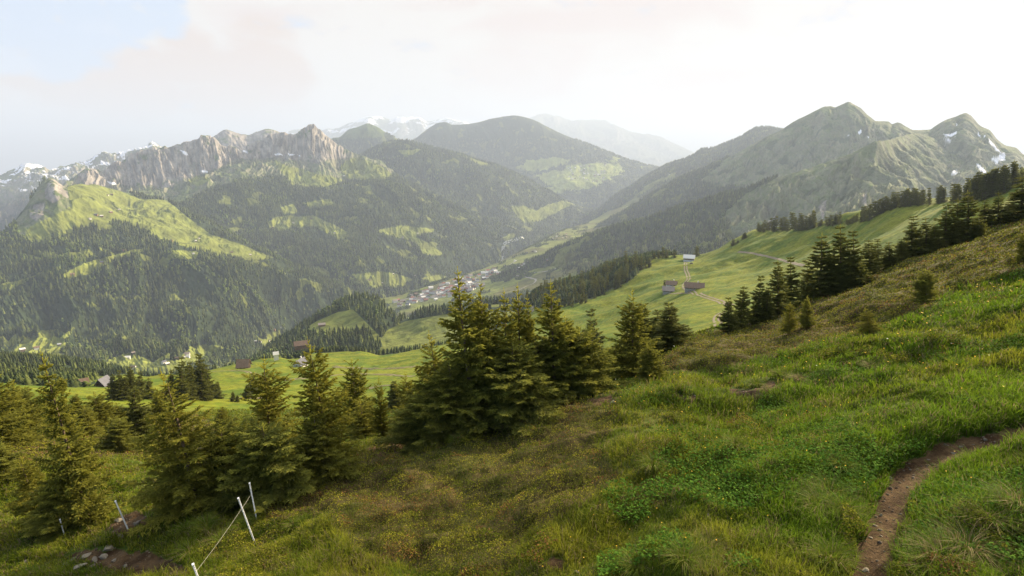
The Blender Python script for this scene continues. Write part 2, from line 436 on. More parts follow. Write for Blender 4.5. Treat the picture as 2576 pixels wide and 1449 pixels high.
# woods on the crest and the spur to the left
GW = [[(1295,775),(1340,690),(1460,650),(1560,600),(1630,610),(1640,655),(1600,690),(1560,720),(1500,748),(1440,765),(1400,775)],
      [(-320,895),(100,890),(340,925),(330,942),(240,950),(240,965),(160,985),(100,1010),(-320,1015)],
      ]
gwood = inany(G.u + jit * 5, G.v + jit * 4, GW) & (G.d > 300)
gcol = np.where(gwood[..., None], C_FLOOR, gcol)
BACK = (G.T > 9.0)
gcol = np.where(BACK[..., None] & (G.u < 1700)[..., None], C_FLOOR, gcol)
M['ground'] = None
t = NT('ground_surface'); p = t.pos()
a = t.noise(p, 0.35, 6, 0.6); b = t.noise(p, 9.0, 6, 0.65); c3 = t.noise(p, 45.0, 4, 0.6)
cc = t.scale(t.scale(t.scale(t.attr(), t.maprange(a, 0.3, 0.7, 0.62, 1.38)), t.maprange(b, 0.3, 0.7, 0.65, 1.35)), t.maprange(c3, 0.3, 0.7, 0.75, 1.25))
M['ground'] = t.bsdf(cc, 0.95, t.bump(b, 0.6, 0.06), 0.1)
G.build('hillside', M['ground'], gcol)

def ground_behind():
    a = np.linspace(G.az[-1] - 0.01, 2 * math.pi + G.az[0] + 0.01, 260); d = np.concatenate([[0.05], np.exp(np.linspace(math.log(1.2), math.log(110), 90))])
    A_, D_ = np.meshgrid(a, d); x, y = np.sin(A_) * D_, np.cos(A_) * D_
    z = near_plane(x, y) + fbm(x / 6.0, y / 6.0, 3, 3) * 0.5 * sstep(2, 8, D_) + np.maximum(fbm(x / 1.5, y / 1.5, 3, 5), -0.3) * 0.2 - 0.03
    i = np.arange(D_.size).reshape(D_.shape); f = np.stack([i[:-1, :-1], i[:-1, 1:], i[1:, 1:], i[1:, :-1]], -1).reshape(-1, 4)
    c = lerp(np.array([0.05, 0.08, 0.009]), np.array([0.10, 0.11, 0.014]), sstep(-0.5, 0.5, fbm(x / 3, y / 3, 4, 37)))
    tag(mesh_np('hillside', np.stack([x, y, z], -1).reshape(-1, 3), f[:, ::-1], M['ground'], c.reshape(-1, 3), smooth=True), kind='structure')
ground_behind()

# generic mountain displacement
def mdisp(L, amp, gl=0.0, ga=0.0, skew=0.0, seed=0, tcrest=None, small=0.35, crest_keep=0.35, gk=0.22):
    def f(s):
        z = fbm(s.x / L, s.y / L, 6, seed, 0.5) * amp
        if ga:
            dc = s.d[len(s.t) // 2].mean()
            q = s.AZ * dc / gl + skew * s.z / gl + 0.7 * fbm(s.x / (gl * 3), s.y / (gl * 3), 3, seed + 3)
            z -= ga * (1 - ridged(q, s.d / (gl * 7.0), 5, seed + 5, 0.6))
        z -= gk * ga * (1 - ridged(s.AZ * s.d.mean() / 34.0 + skew * s.z / 40.0 + fbm(s.x / 150, s.y / 150, 2, seed + 8), s.d / 260.0, 3, seed + 9)) if ga else 0
        if tcrest is not None:
            w = np.clip(np.abs(s.T - tcrest) / 0.5, 0, 1); z *= crest_keep + (1 - crest_keep) * w
        return z
    return f
def classify(s, forest_default=True, meadows=(), alpine=(), rock=(), snow=(), ju=3.0, seed=0, rocky=0.0, mead=C_MEAD, snowf=None, treeline=None):
    j = fbm(s.AZ * 90, np.log(s.d) * 90, 4, seed + 60)
    u, v = s.u + j * ju, s.v + j * ju * 0.6
    n = fbm(s.AZ * 45, np.log(s.d) * 60, 5, seed + 61)
    wood = np.full(s.d.shape, forest_default)
    al = inany(u, v, alpine)
    if treeline is not None: al |= treeline(u, v)
    wood &= ~al
    me = inany(u, v, meadows); wood &= ~me
    rk = inany(u, v, rock); wood &= ~rk
    sn = inany(u, v, snow); wood &= ~sn
    c = np.broadcast_to(C_FLOOR, s.d.shape + (3,)).copy()
    # steepness along the line of sight gives bare stone
    dz = np.gradient(s.z, axis=0) / np.maximum(np.gradient(s.d, axis=0), 0.1)
    dzs = np.gradient(s.z, axis=1) / np.maximum(s.d * (s.az[1] - s.az[0]), 0.1)
    steep = np.hypot(dz, dzs)
    dc = s.d[len(s.t) // 2].mean()
    streak = ridged(s.AZ * dc / 42.0 + 0.5 * s.z / 60.0 + fbm(s.x / 200, s.y / 200, 3, seed + 66), s.d / 420.0, 4, seed + 67)
    gl_ = wood & (fbm(s.x / 130, s.y / 130, 4, seed + 68) > 0.54); wood &= ~gl_
    alc = lerp(C_ALP, C_SCREE, np.clip(sstep(0.75, 1.5, steep + n * 0.5) * rocky + 0.15 * rocky, 0, 1))
    alc = lerp(alc, C_SCREE * 0.85, 0.30 * sstep(0.35, 0.8, streak + n * 0.4) * (rocky > 0))
    alc = lerp(alc, C_FLOOR * 1.2, 0.7 * sstep(0.2, 0.6, fbm(s.x / 90, s.y / 90, 4, seed + 69)))
    c = np.where(al[..., None], alc, c)
    c = np.where(gl_[..., None], C_MEAD * 0.75, c)
    c = np.where(me[..., None], lerp(mead * 0.8, mead * 1.15, sstep(-0.5, 0.5, n)), c)
    c = np.where(rk[..., None], lerp(C_ROCK * lerp(np.array([0.6] * 3), np.array([1.1] * 3), sstep(-0.6, 0.6, fbm(s.AZ * dc / 28.0, s.z / 60.0, 4, seed + 71))), C_ALP, sstep(0.0, 0.5, n - 0.5 * steep + 0.3)), c)
    if snowf is not None: sn |= snowf(s, n, steep)
    c = np.where(sn[..., None], C_SNOW, c)
    wood &= ~sn
    return c, wood
WOODS = []        # (sheet, density mask, height, seed)
def ordinal(n):
    return f'{n}{"th" if 10 <= n % 100 <= 20 else {1: "st", 2: "nd", 3: "rd"}.get(n % 10, "th")}'
def back_rows(crest, k1=1.12, k2=1.35, dv1=35, dv2=160):
    return [[(p[0], p[1] + dv1, p[2] * k1) for p in crest], [(p[0], p[1] + dv2, p[2] * k2) for p in crest]]

# valley plain far below everything, out to the horizon
def base_plain():
    az = np.linspace(math.radians(-62), math.radians(62), 200)
    d = np.exp(np.linspace(math.log(900), math.log(44000), 160))
    A, D = np.meshgrid(az, d); x, y = np.sin(A) * D, np.cos(A) * D
    z = -960 - 240 * sstep(5000, 14000, D) + fbm(x / 900, y / 900, 4, 77) * 10
    i = np.arange(D.size).reshape(D.shape); f = np.stack([i[:-1, :-1], i[:-1, 1:], i[1:, 1:], i[1:, :-1]], -1).reshape(-1, 4)
    n = fbm(x / 700, y / 700, 4, 78)
    c = lerp(np.array([0.05, 0.08, 0.02]), np.array([0.12, 0.15, 0.05]), sstep(-0.3, 0.4, n))
    tag(mesh_np('valley_ground', np.stack([x, y, z], -1).reshape(-1, 3), f, M['far'], c.reshape(-1, 3), smooth=True), kind='structure')
base_plain()

# dome hill below the meadow
crD = [(560,960,1250),(640,905,1300),(680,872,1350),(720,850,1350),(760,826,1360),(800,800,1380),(850,772,1380),(900,757,1380),(950,757,1350),(985,790,1280),(1030,800,1230),(1060,786,1200),(1110,784,1180),(1160,778,1180),(1250,768,1180),(1330,765,1180),(1420,790,1180)]
DM = Sheet([[(560,1000,850),(800,1000,850),(1000,1000,800),(1420,900,850)],
            [(560,985,1000),(640,930,1050),(700,910,1050),(850,890,1000),(930,885,950),(1000,880,900),(1100,870,880),(1250,850,880),(1420,850,950)],
            [(560,975,1150),(640,920,1180),(700,880,1200),(780,848,1200),(850,835,1200),(930,835,1150),(1000,850,1050),(1080,835,1020),(1180,820,1000),(1300,800,1000),(1420,820,1050)],
            crD] + back_rows(crD, 1.15, 1.5, 40, 140), 700, [50, 90, 110, 30, 20], mdisp(180, 7, 60, 2.0, 0, 100, 3))
dmw = [[(560,990),(600,930),(700,850),(770,800),(850,735),(960,735),(1000,790),(1140,775),(1330,770),(1330,782),(1120,790),(1020,808),(975,830),(960,850),(890,780),(850,785),(800,806),(770,828),(860,845),(930,830),(940,880),(800,900),(700,920)]]
cD, wD = classify(DM, False, meadows=[[(500,600),(1500,600),(1500,1100),(500,1100)]], seed=1, ju=4, mead=C_MEAD * 0.82)
wDom = inany(DM.u, DM.v, dmw) | (DM.T > 3.02) | inany(DM.u, DM.v, [[(560,1000),(640,880),(760,835),(820,850),(960,870),(940,905),(760,905)]])
wDom &= ~inany(DM.u, DM.v, [[(757,832),(800,806),(850,786),(888,778),(893,800),(880,812),(850,830),(800,840)]])
cD = np.where(wDom[..., None], C_FLOOR, cD)
DM.build('wooded_hill', M['mid'], cD); WOODS.append((DM, wDom, 19, 101))

# A: the left spur with its alp meadows
crA = [(-150,650,2900),(0,590,3000),(40,545,3200),(90,480,3400),(112,458,3500),(130,448,3500),(148,458,3500),(165,468,3500),(200,464,3600),(330,485,3900),(420,503,3900),(470,530,3700),(540,562,3500),(620,607,3300),(700,645,3150),(780,682,3080),(870,722,3050),(960,760,3080)]
A = Sheet([[(-150,1010,1300),(960,1010,1300)],
           [(-150,895,1900),(0,895,1900),(200,880,1950),(330,925,1650),(450,912,1700),(560,915,1800),(650,900,2000),(700,862,2450),(850,812,2750),(960,775,2950)],
           [(-150,760,2400),(0,760,2400),(200,752,2400),(400,740,2450),(600,738,2600),(700,730,2750),(850,765,2850),(960,768,3000)],
           [(-150,668,2700),(0,660,2700),(150,640,2700),(300,628,2750),(400,628,2750),(500,642,2750),(620,662,2800),(700,674,2850),(780,700,2900),(870,735,2950),(960,764,3040)],
           crA] + back_rows(crA), 900, [60, 190, 120, 110, 30, 20],
          lambda s: mdisp(420, 70, 170, 66, 0.25, 200, 4, crest_keep=0.12)(s) * (0.25 + 0.75 * sstep(1.0, 1.5, s.T)) * (1 - 0.6 * sstep(2.7, 3.0, s.T) * (1 - sstep(3.5, 3.8, s.T))))
MA = [[(60,600),(75,570),(130,545),(180,520),(170,470),(215,455),(300,480),(350,500),(420,503),(470,545),(530,590),(600,612),(690,648),(640,657),(540,642),(470,622),(410,607),(390,600),(350,572),(290,560),(200,577),(130,602),(80,614)],
      [(428,628),(500,632),(495,650),(450,652)],[(160,690),(215,660),(330,630),(400,620),(310,650),(265,662),(250,680),(200,697),(165,705)],[(0,715),(60,702),(110,682),(60,712),(25,732),(0,742)],[(60,638),(110,650),(90,662)],
      [(30,890),(60,852),(95,850),(100,832),(140,828),(135,845),(150,850),(190,822),(165,855),(165,872),(130,882),(90,907),(40,907)],
      [(262,915),(285,898),(330,886),(360,898),(380,910),(360,945),(290,945)],[(350,925),(380,912),(430,908),(465,900),(475,918),(460,950),(370,950)],[(450,905),(478,872),(515,868),(568,870),(540,892),(500,915),(460,925)],
      [(650,862),(680,838),(705,830),(705,848),(670,868)]]
KNOB = [[(110,495),(118,465),(130,446),(150,455),(168,475),(172,500),(150,500),(132,512)],[(72,545),(88,515),(112,510),(108,542),(90,556)]]
ALA = [[(40,560),(95,470),(130,440),(220,455),(330,478),(300,560),(180,575),(100,605),(50,600)]]
cA, wA = classify(A, True, MA, ALA, KNOB, seed=2, rocky=0.35)
wA &= ~inany(A.u, A.v, [[(180,505),(230,490),(240,530),(200,560),(180,545)]])
A.build('mountain_spur', M['far'], cA); WOODS.append((A, wA, 24, 201))

# B: the rocky massif
crB = [(140,470,4700),(180,445,4900),(200,430,5000),(225,423,5050),(250,426,5100),(290,405,5150),(330,383,5200),(365,372,5200),(400,366,5200),(430,362,5200),(470,352,5200),(500,342,5200),(520,334,5200),(540,346,5200),(560,362,5200),(590,368,5200),(605,378,5200),(625,358,5300),(660,345,5300),(700,331,5300),(720,332,5300),(750,328,5300),(768,318,5300),(785,312,5300),(802,320,5300),(820,336,5300),(850,362,5300),(900,384,5300),(960,405,5300),(1000,438,5200),(1060,468,5100),(1150,515,5000),(1260,565,5100)]
B = Sheet([[(140,700,3300),(960,800,2700),(1260,720,3800)],
           [(140,570,3700),(470,610,3500),(620,690,3250),(780,730,3100),(900,768,3050),(960,772,3050),(1060,762,3200),(1180,690,3900),(1260,660,4300)],
           [(140,520,4000),(470,560,4000),(700,598,3800),(870,612,3700),(1000,622,3800),(1100,615,4000),(1180,615,4300),(1260,605,4600)],
           [(140,490,4300),(470,495,4300),(700,462,4500),(850,460,4600),(980,455,4700),(1060,490,4700),(1150,535,4800),(1260,580,4900)],
           [(140,475,4550),(200,458,4600),(300,465,4700),(430,455,4800),(520,435,4850),(600,405,4950),(700,400,4950),(800,408,4950),(870,420,5000),(960,430,5000),(1060,480,4900),(1150,524,4900),(1260,572,5000)],
           crB] + back_rows(crB), 1000, [30, 130, 120, 70, 130, 30, 20],
          lambda s: mdisp(600, 62, 210, 60, 0.35, 300, 5, crest_keep=0.15)(s) * (1 - 0.65 * np.exp(-((s.T - 3.0) / 0.35) ** 2)) * (1 - 0.6 * np.exp(-((s.T - 2.0) / 0.3) ** 2)) - 60 * (1 - ridged(s.AZ * 5000 / 75 + 0.5 * fbm(s.x / 300, s.y / 300, 3, 9), s.d / 900, 4, 310, 0.65)) * sstep(3.9, 4.4, s.T) * (1 - sstep(4.85, 5.0, s.T) * 0.8) * sstep(1.0, 0.0, (s.u - 880) / 60) + fbm(s.AZ * 5000 / 55, s.d / 200, 4, 311) * 16 * sstep(3.9, 4.3, s.T))
MB = [[(690,400),(706,410),(730,420),(760,424),(802,440),(833,442),(868,455),(840,465),(812,472),(760,468),(734,466),(722,445),(708,435)],[(851,424),(877,398),(905,398),(942,408),(970,425),(989,440),(968,450),(920,452),(874,449)],
      [(674,557),(700,545),(721,541),(750,545),(786,541),(828,560),(850,570),(876,585),(868,600),(852,610),(840,600),(830,591),(799,574),(780,562),(760,571),(735,572),(708,583),(677,575)],
      [(947,583),(965,575),(1010,567),(1060,572),(1100,578),(1046,596),(1075,610),(1116,638),(1090,645),(1060,638),(1050,615),(1020,600),(994,596)],
      [(885,690),(960,682),(1000,690),(1040,702),(1015,720),(950,728),(905,712)],[(1060,700),(1110,690),(1130,700),(1090,715)],[(470,455),(500,440),(530,450),(500,470)],[(760,510),(830,500),(840,512),(780,525)],[(705,520),(740,512),(750,535),(715,540)]]
def tlB(u, v):
    line = np.interp(u, [140,300,420,470,520,600,690,760,850,960,1000,1100], [545,535,520,505,475,452,442,440,455,450,425,0])
    return v < line
RKB = [[(190,470),(200,425),(260,420),(330,375),(400,360),(470,345),(520,328),(560,360),(605,378),(622,392),(590,402),(545,425),(520,433),(500,440),(460,450),(430,470),(400,475),(380,465),(330,470),(300,462),(260,470)],
       [(600,395),(625,355),(700,326),(785,305),(850,358),(880,378),(868,398),(820,402),(800,412),(760,405),(720,400),(690,395),(650,400),(620,400)]]
SNB = [[(735,447),(752,449),(755,455),(740,453)]] and [[(268,455),(290,460),(294,465),(275,462)],[(505,428),(522,430),(524,436),(510,434)],[(608,376),(620,380),(625,386),(612,382)],[(690,388),(705,386),(712,390),(695,392)],[(725,386),(742,388),(738,392),(726,390)],[(748,389),(756,390),(755,394)],[(455,378),(470,382),(474,392),(462,388)]]
cB, wB = classify(B, True, MB, (), RKB, SNB, seed=3, rocky=0.55, treeline=tlB)
B.build('rocky_mountain', M['far'], cB); WOODS.append((B, wB, 25, 301))

# C: wooded ridge right of the massif
crC = [(820,400,6400),(900,388,6500),(960,362,6500),(985,353,6500),(1010,349,6500),(1060,360,6500),(1105,372,6550),(1150,386,6600),(1200,402,6650),(1280,428,6700),(1330,450,6750),(1380,478,6800),(1430,507,6900),(1490,528,7000),(1540,550,7000)]
C = Sheet([[(820,520,5000),(1180,740,4000),(1350,640,4800),(1540,600,6000)],
           [(820,480,5600),(1000,500,5500),(1180,625,4800),(1250,645,4800),(1330,600,5300),(1400,572,5800),(1480,545,6500),(1540,560,6700)],
           [(820,430,6000),(1000,430,6000),(1180,515,5700),(1250,555,5500),(1330,540,5900),(1400,535,6300),(1480,530,6800),(1540,555,6850)],
           crC] + back_rows(crC), 500, [20, 90, 110, 20, 10], mdisp(700, 55, 260, 45, -0.3, 400, 3, crest_keep=0.15))
MC = [[(1285,517),(1320,518),(1350,530),(1376,515),(1420,505),(1467,499),(1480,505),(1436,517),(1400,535),(1363,556),(1330,560),(1316,561),(1293,535)],[(1000,378),(1060,375),(1040,390),(1010,388)],[(1180,398),(1230,412),(1225,420),(1190,408)],[(1260,600),(1290,585),(1300,592),(1275,608)]]
cC, wC = classify(C, True, MC, seed=4)
C.build('wooded_ridge', M['far'], cC); WOODS.append((C, wC, 26, 401))
# D: cone peak
crDd = [(770,400,8400),(800,378,8500),(840,345,8500),(850,344,8500),(880,322,8500),(905,316,8500),(925,309,8500),(945,316,8500),(970,331,8500),(1000,348,8500),(1040,370,8500),(1100,400,8400)]
Dp = Sheet([[(770,470,7300),(1100,470,7300)], [(770,420,7900),(1100,425,7900)], crDd] + back_rows(crDd), 200, [40, 70, 12, 8], mdisp(900, 60, 300, 45, 0, 500, 2, crest_keep=0.15))
cDp, wDp = classify(Dp, True, seed=5, alpine=[[(760,300),(1000,300),(960,345),(830,352),(760,400)]]); Dp.build('cone_shaped_mountain', M['far'], cDp); WOODS.append((Dp, wDp, 28, 501))
# E: broad mountain across the valley mouth
crE = [(960,430,10000),(1000,380,10000),(1040,352,10000),(1080,320,10000),(1105,307,10000),(1118,306,10000),(1140,313,10000),(1200,307,10000),(1240,297,10000),(1290,290,10000),(1330,297,10000),(1380,320,10000),(1430,343,10000),(1500,368,10000),(1560,392,10000),(1620,411,10000),(1660,422,10000),(1750,455,10000)]
E = Sheet([[(960,560,7000),(1400,600,6800),(1750,560,7500)],
           [(960,520,7800),(1200,520,7600),(1400,535,7400),(1500,505,7900),(1600,475,8500),(1750,490,8800)],
           [(960,460,8800),(1200,445,8800),(1420,430,8800),(1520,430,9000),(1650,440,9400),(1750,470,9500)],
           crE] + back_rows(crE), 500, [20, 110, 110, 20, 10], mdisp(1100, 70, 420, 70, 0.1, 600, 3, crest_keep=0.12))
ME = [[(1322,418),(1350,412),(1395,408),(1400,420),(1345,427)],[(1340,442),(1380,432),(1425,425),(1425,445),(1380,450)],[(1423,416),(1470,412),(1553,410),(1556,425),(1525,440),(1520,463),(1467,463),(1430,450),(1430,430)],[(1300,425),(1330,405),(1395,395),(1440,402),(1420,415),(1340,432)],[(1350,440),(1450,425),(1560,412),(1570,430),(1500,470),(1420,480),(1370,462)],[(1376,468),(1423,475),(1423,484),(1389,489)],[(1450,388),(1470,385),(1462,395)],[(1540,395),(1560,396),(1550,408)],[(1610,418),(1625,420),(1615,425)],[(1520,400),(1550,405),(1540,412)]]
cE, wE = classify(E, True, ME, seed=6, ju=6, mead=C_MEAD * 1.5)
E.build('broad_mountain', M['far'], cE); WOODS.append((E, wE & (E.v > 350), 28, 601))
# F: very distant snowy ranges
crF = [(500,350,24000),(600,335,24000),(700,330,24000),(780,322,24000),(850,325,24000),(880,308,24000),(900,302,24000),(930,291,24000),(960,289,24000),(985,294,24000),(1000,287,24000),(1030,290,24000),(1050,292,24000),(1080,304,24000),(1110,298,24000),(1180,310,24000),(1260,312,24000),(1330,296,26000),(1370,285,27000),(1400,290,27000),(1450,300,27000),(1500,295,28000),(1540,305,28000),(1600,335,28000),(1660,345,28000),(1720,370,28000),(1800,400,28000),(1900,415,28000)]
Fr = Sheet([[(500,460,18000),(1900,440,20000)], [(500,400,21000),(1000,370,21000),(1500,390,23000),(1900,425,24000)], crF] + back_rows(crF), 500, [30, 80, 10, 6],
           mdisp(2500, 230, 900, 260, 0, 700, 2, crest_keep=0.35))
cF, wF = classify(Fr, False, alpine=[[(-500,0),(3000,0),(3000,900),(-500,900)]], seed=7, rocky=1.0, snowf=lambda s, n, st: (n + 0.004 * (345 - s.v) * 4 > 0.45 + 0.3 * st) & (s.u < 1250))
Fr.build('distant_mountain_range', M['far'], cF)
# G1: snowy mountains at far left; G2: grey summit behind the massif
crG = [(-150,420,9000),(0,424,9000),(20,414,9000),(40,408,9000),(55,400,9000),(70,399,9000),(95,402,9000),(110,406,9000),(118,414,9000),(160,412,9000),(200,406,9000),(225,402,9000),(240,392,9000),(262,385,9000),(275,390,9000),(300,386,9000),(340,380,9000),(370,366,9000),(385,357,9000),(400,362,9000),(440,368,9000),(520,380,9000)]
G1 = Sheet([[(-150,640,6300),(520,520,6300)], [(-150,560,7000),(200,500,7000),(520,470,7000)], [(-150,470,8000),(200,445,8000),(520,430,8000)], crG] + back_rows(crG), 400, [20, 60, 110, 12, 8],
           mdisp(900, 130, 380, 130, 0.2, 800, 3, crest_keep=0.3))
cG, wG = classify(G1, False, alpine=[[(-500,0),(3000,0),(3000,900),(-500,900)]], seed=8, rocky=1.0, snowf=lambda s, n, st: (n + 0.012 * (470 - s.v) - 0.0032 * np.maximum(s.u - 120, 0) > 0.25 + 0.35 * st))
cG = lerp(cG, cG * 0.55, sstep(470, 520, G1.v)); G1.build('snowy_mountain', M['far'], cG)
crG2 = [(480,400,7500),(500,382,7500),(530,345,7500),(548,333,7500),(570,324,7500),(585,329,7500),(600,334,7500),(620,336,7500),(645,330,7500),(670,322,7500),(688,325,7500),(720,340,7500),(780,370,7500)]
G2 = Sheet([[(480,450,6500),(780,450,6500)], crG2] + back_rows(crG2), 200, [80, 10, 8], mdisp(700, 60, 200, 80, 0.2, 900, 1, crest_keep=0.2))
cG2, _ = classify(G2, False, rock=[[(0,0),(3000,0),(3000,900),(0,900)]], seed=9); G2.build('grey_summit', M['far'], cG2)

# valley floor and the right bank fields
V = Sheet([[(850,960,1800),(1000,900,1800),(1200,840,1800),(1500,800,1700),(1650,780,1700)],
           [(850,842,2700),(1000,805,2600),(1200,775,2400),(1400,745,2200),(1500,735,2100),(1650,720,2100)],
           [(850,800,2850),(1000,775,2850),(1100,748,2900),(1200,722,2900),(1300,702,2800),(1400,682,2700),(1480,662,2600),(1650,640,2700)],
           [(850,785,3000),(1000,747,3050),(1100,717,3150),(1200,690,3300),(1300,648,3500),(1400,592,4300),(1500,553,5500),(1560,512,6500),(1650,480,7000)],
           [(850,780,3200),(1000,742,3250),(1100,712,3450),(1200,682,3800),(1300,640,4200),(1400,588,5000),(1500,550,6000),(1560,512,7000),(1650,485,7600)],
           [(850,800,3500),(1000,775,3600),(1200,720,4200),(1400,620,5600),(1500,580,6500),(1650,540,8200)]], 700, [20, 80, 110, 20, 10], mdisp(260, 9, 0, 0, 0, 1000))
nV = fbm(V.x / 120, V.y / 120, 3, 71)
cV, wV = classify(V, False, meadows=[[(-500,0),(3000,0),(3000,1400),(-500,1400)]], seed=10)
cV = lerp(cV, cV * np.array([0.75, 0.65, 0.9]), sstep(0.1, 0.35, fbm(V.x / 300, V.y / 300, 2, 72)))
WVP = [[(1000,725),(1060,712),(1070,718),(1020,735),(985,745)],[(1130,775),(1230,745),(1330,738),(1250,800),(1130,800)],[(1230,700),(1290,665),(1340,650),(1330,680),(1280,706),(1240,712)],[(1000,730),(1180,668),(1260,625),(1270,640),(1190,684),(1010,742)],
       [(1340,620),(1400,585),(1480,545),(1470,535),(1360,585),(1290,640)]]
wVm = inany(V.u + nV * 6, V.v + nV * 4, WVP) | ((nV > 0.52) & (V.v > 560))
cV = np.where(wVm[..., None], C_FLOOR * 1.3, cV)
V.build('valley_fields', M['far'], cV); WOODS.append((V, wVm, 12, 1001))

# right-hand ranges
crH1 = [(1470,560,6600),(1530,505,6600),(1560,482,6600),(1590,468,6700),(1620,447,6800),(1655,428,6900),(1690,409,7000),(1720,400,7000),(1745,388,7000),(1765,374,7000),(1795,372,7000),(1820,362,7000),(1850,350,7000),(1885,330,7000),(1905,322,7000),(1930,321,7000),(1960,326,7000),(2010,345,7000),(2080,380,7000)]
H1 = Sheet([[(1470,640,5300),(2080,600,5300)], [(1470,590,5800),(1560,545,5600),(1700,500,5400),(2080,480,5400)], crH1] + back_rows(crH1), 300, [30, 110, 12, 8], mdisp(600, 45, 220, 30, 0.3, 1100, 2, crest_keep=0.1))
MH1 = [[(1595,492),(1624,468),(1660,450),(1702,432),(1697,447),(1650,466),(1620,488)],[(1480,560),(1560,520),(1600,495),(1620,500),(1560,535),(1500,562)]]
cH1, wH1 = classify(H1, True, MH1, seed=11, mead=C_MEAD * 0.8); H1.build('wooded_mountain_flank', M['far'], cH1); WOODS.append((H1, wH1, 26, 1101))
crH2 = [(1400,640,4200),(1450,600,4400),(1500,568,4500),(1560,535,4600),(1600,510,4600),(1650,480,4600),(1700,453,4600),(1740,435,4600),(1800,408,4600),(1850,386,4600),(1900,358,4600),(1930,342,4600),(1960,328,4600),(2000,303,4600),(2030,288,4600),(2055,276,4600),(2075,267,4600),(2090,266,4600),(2100,269,4600),(2118,262,4600),(2135,256,4600),(2148,262,4600),(2165,272,4600),(2185,290,4600),(2205,303,4600),(2235,304,4600),(2245,310,4600),(2258,306,4600),(2280,317,4600),(2300,326,4600),(2340,324,4600),(2350,318,4600),(2375,303,4600),(2400,293,4600),(2418,286,4600),(2428,283,4600),(2440,288,4600),(2452,300,4600),(2465,314,4600),(2490,326,4600),(2510,350,4600),(2530,364,4600),(2555,370,4600),(2576,388,4600),(2650,410,4600),(2760,450,4600),(2900,500,4600)]
H2 = Sheet([[(1400,800,3000),(2900,900,1800)],
            [(1400,660,3900),(1500,610,3700),(1700,580,3200),(1900,560,3000),(2200,540,2900),(2400,600,2300),(2900,640,1900)],
            [(1400,645,4100),(1500,585,4150),(1700,510,4000),(1900,445,3900),(2100,400,3900),(2200,400,3900),(2300,400,3800),(2430,400,3700),(2576,460,3200),(2900,550,3000)],
            crH2] + back_rows(crH2), 1000, [30, 110, 170, 30, 20],
           mdisp(520, 22, 120, 70, 0.55, 1200, 3, crest_keep=0.06, gk=0.12))
SNH = [[(2491,399),(2510,392),(2527,382),(2530,405),(2515,404),(2504,412)],[(2452,408),(2466,416),(2478,428),(2480,436),(2468,432)],[(2332,343),(2345,347),(2358,357),(2340,353)],[(2371,337),(2390,338),(2410,330),(2408,336),(2395,345),(2380,343)],[(2394,436),(2402,428),(2408,432),(2418,437),(2408,436),(2400,442)],[(2163,324),(2168,330),(2165,342),(2161,336)],[(2460,328),(2464,338),(2470,348),(2462,342)],[(2375,345),(2392,352),(2390,358),(2378,352)],[(2405,311),(2411,313),(2408,318)],[(2483,346),(2500,362),(2512,376),(2522,385),(2510,382),(2492,362)],[(2183,343),(2188,345),(2186,348)],[(2370,363),(2380,367),(2382,370)],[(2475,336),(2480,345),(2477,348)],[(2132,339),(2136,340),(2134,343)]]
ALH2 = [[(1870,365),(1940,300),(2140,200),(2576,300),(3000,400),(3000,900),(2200,900),(2150,560),(1950,470),(1800,470),(1760,455)]]
cH2, wH2 = classify(H2, True, (), ALH2, (), SNH, ju=3.5, seed=12, rocky=0.32)
H2.build('twin_peaked_mountain', M['far'], cH2); WOODS.append((H2, wH2, 24, 1201))
crH3 = [(1180,760,2950),(1220,716,3000),(1260,690,3000),(1300,670,3000),(1350,645,3000),(1400,622,3000),(1450,600,3000),(1500,583,3000),(1560,565,3000),(1620,548,3000),(1700,522,2950),(1760,505,2900),(1830,483,2900),(1900,462,2900),(1950,446,2900),(2000,432,2900),(2060,412,2900),(2110,395,2900),(2150,380,2900),(2185,360,2900),(2205,352,2900),(2225,352,3050),(2260,343,3500),(2300,334,4000),(2345,345,4200),(2400,400,4000),(2460,470,3600),(2560,560,3000),(2700,640,2500)]
H3 = Sheet([[(1180,860,1900),(1400,830,1500),(1700,800,1200),(2000,760,1000),(2700,760,1000)],
            [(1180,775,2750),(1300,745,2550),(1400,725,2300),(1500,705,2000),(1700,690,1650),(1900,660,1450),(2100,620,1400),(2300,600,1400),(2700,700,1300)],
            [(1180,768,2850),(1300,708,2800),(1500,642,2550),(1700,600,2350),(1900,560,2200),(2100,500,2300),(2200,440,2450),(2280,430,2700),(2340,450,2900),(2430,540,2700),(2700,680,2000)],
            crH3] + back_rows(crH3, 1.06, 1.2, 40, 160), 1100, [40, 160, 190, 30, 20],
           mdisp(380, 14, 90, 62, 0.45, 1300, 3, crest_keep=0.1, gk=0.12))
ALH3 = [[(1880,485),(2000,425),(2210,345),(2345,325),(2800,500),(2800,800),(2120,700),(1980,640),(1850,600),(1820,540)]]
cH3, wH3 = classify(H3, True, [[(1370,690),(1400,640),(1470,632),(1430,670),(1400,700)],[(1230,745),(1290,715),(1390,680),(1400,720),(1300,760)]], ALH3, [[(1930,560),(1950,540),(1945,610),(1930,640)],[(2060,520),(2080,500),(2070,560)],[(2165,505),(2180,480),(2180,520)]], seed=13, rocky=0.28, mead=C_MEAD * 0.6)
H3.build('gullied_mountain', M['far'], cH3); WOODS.append((H3, wH3, 22, 1301))
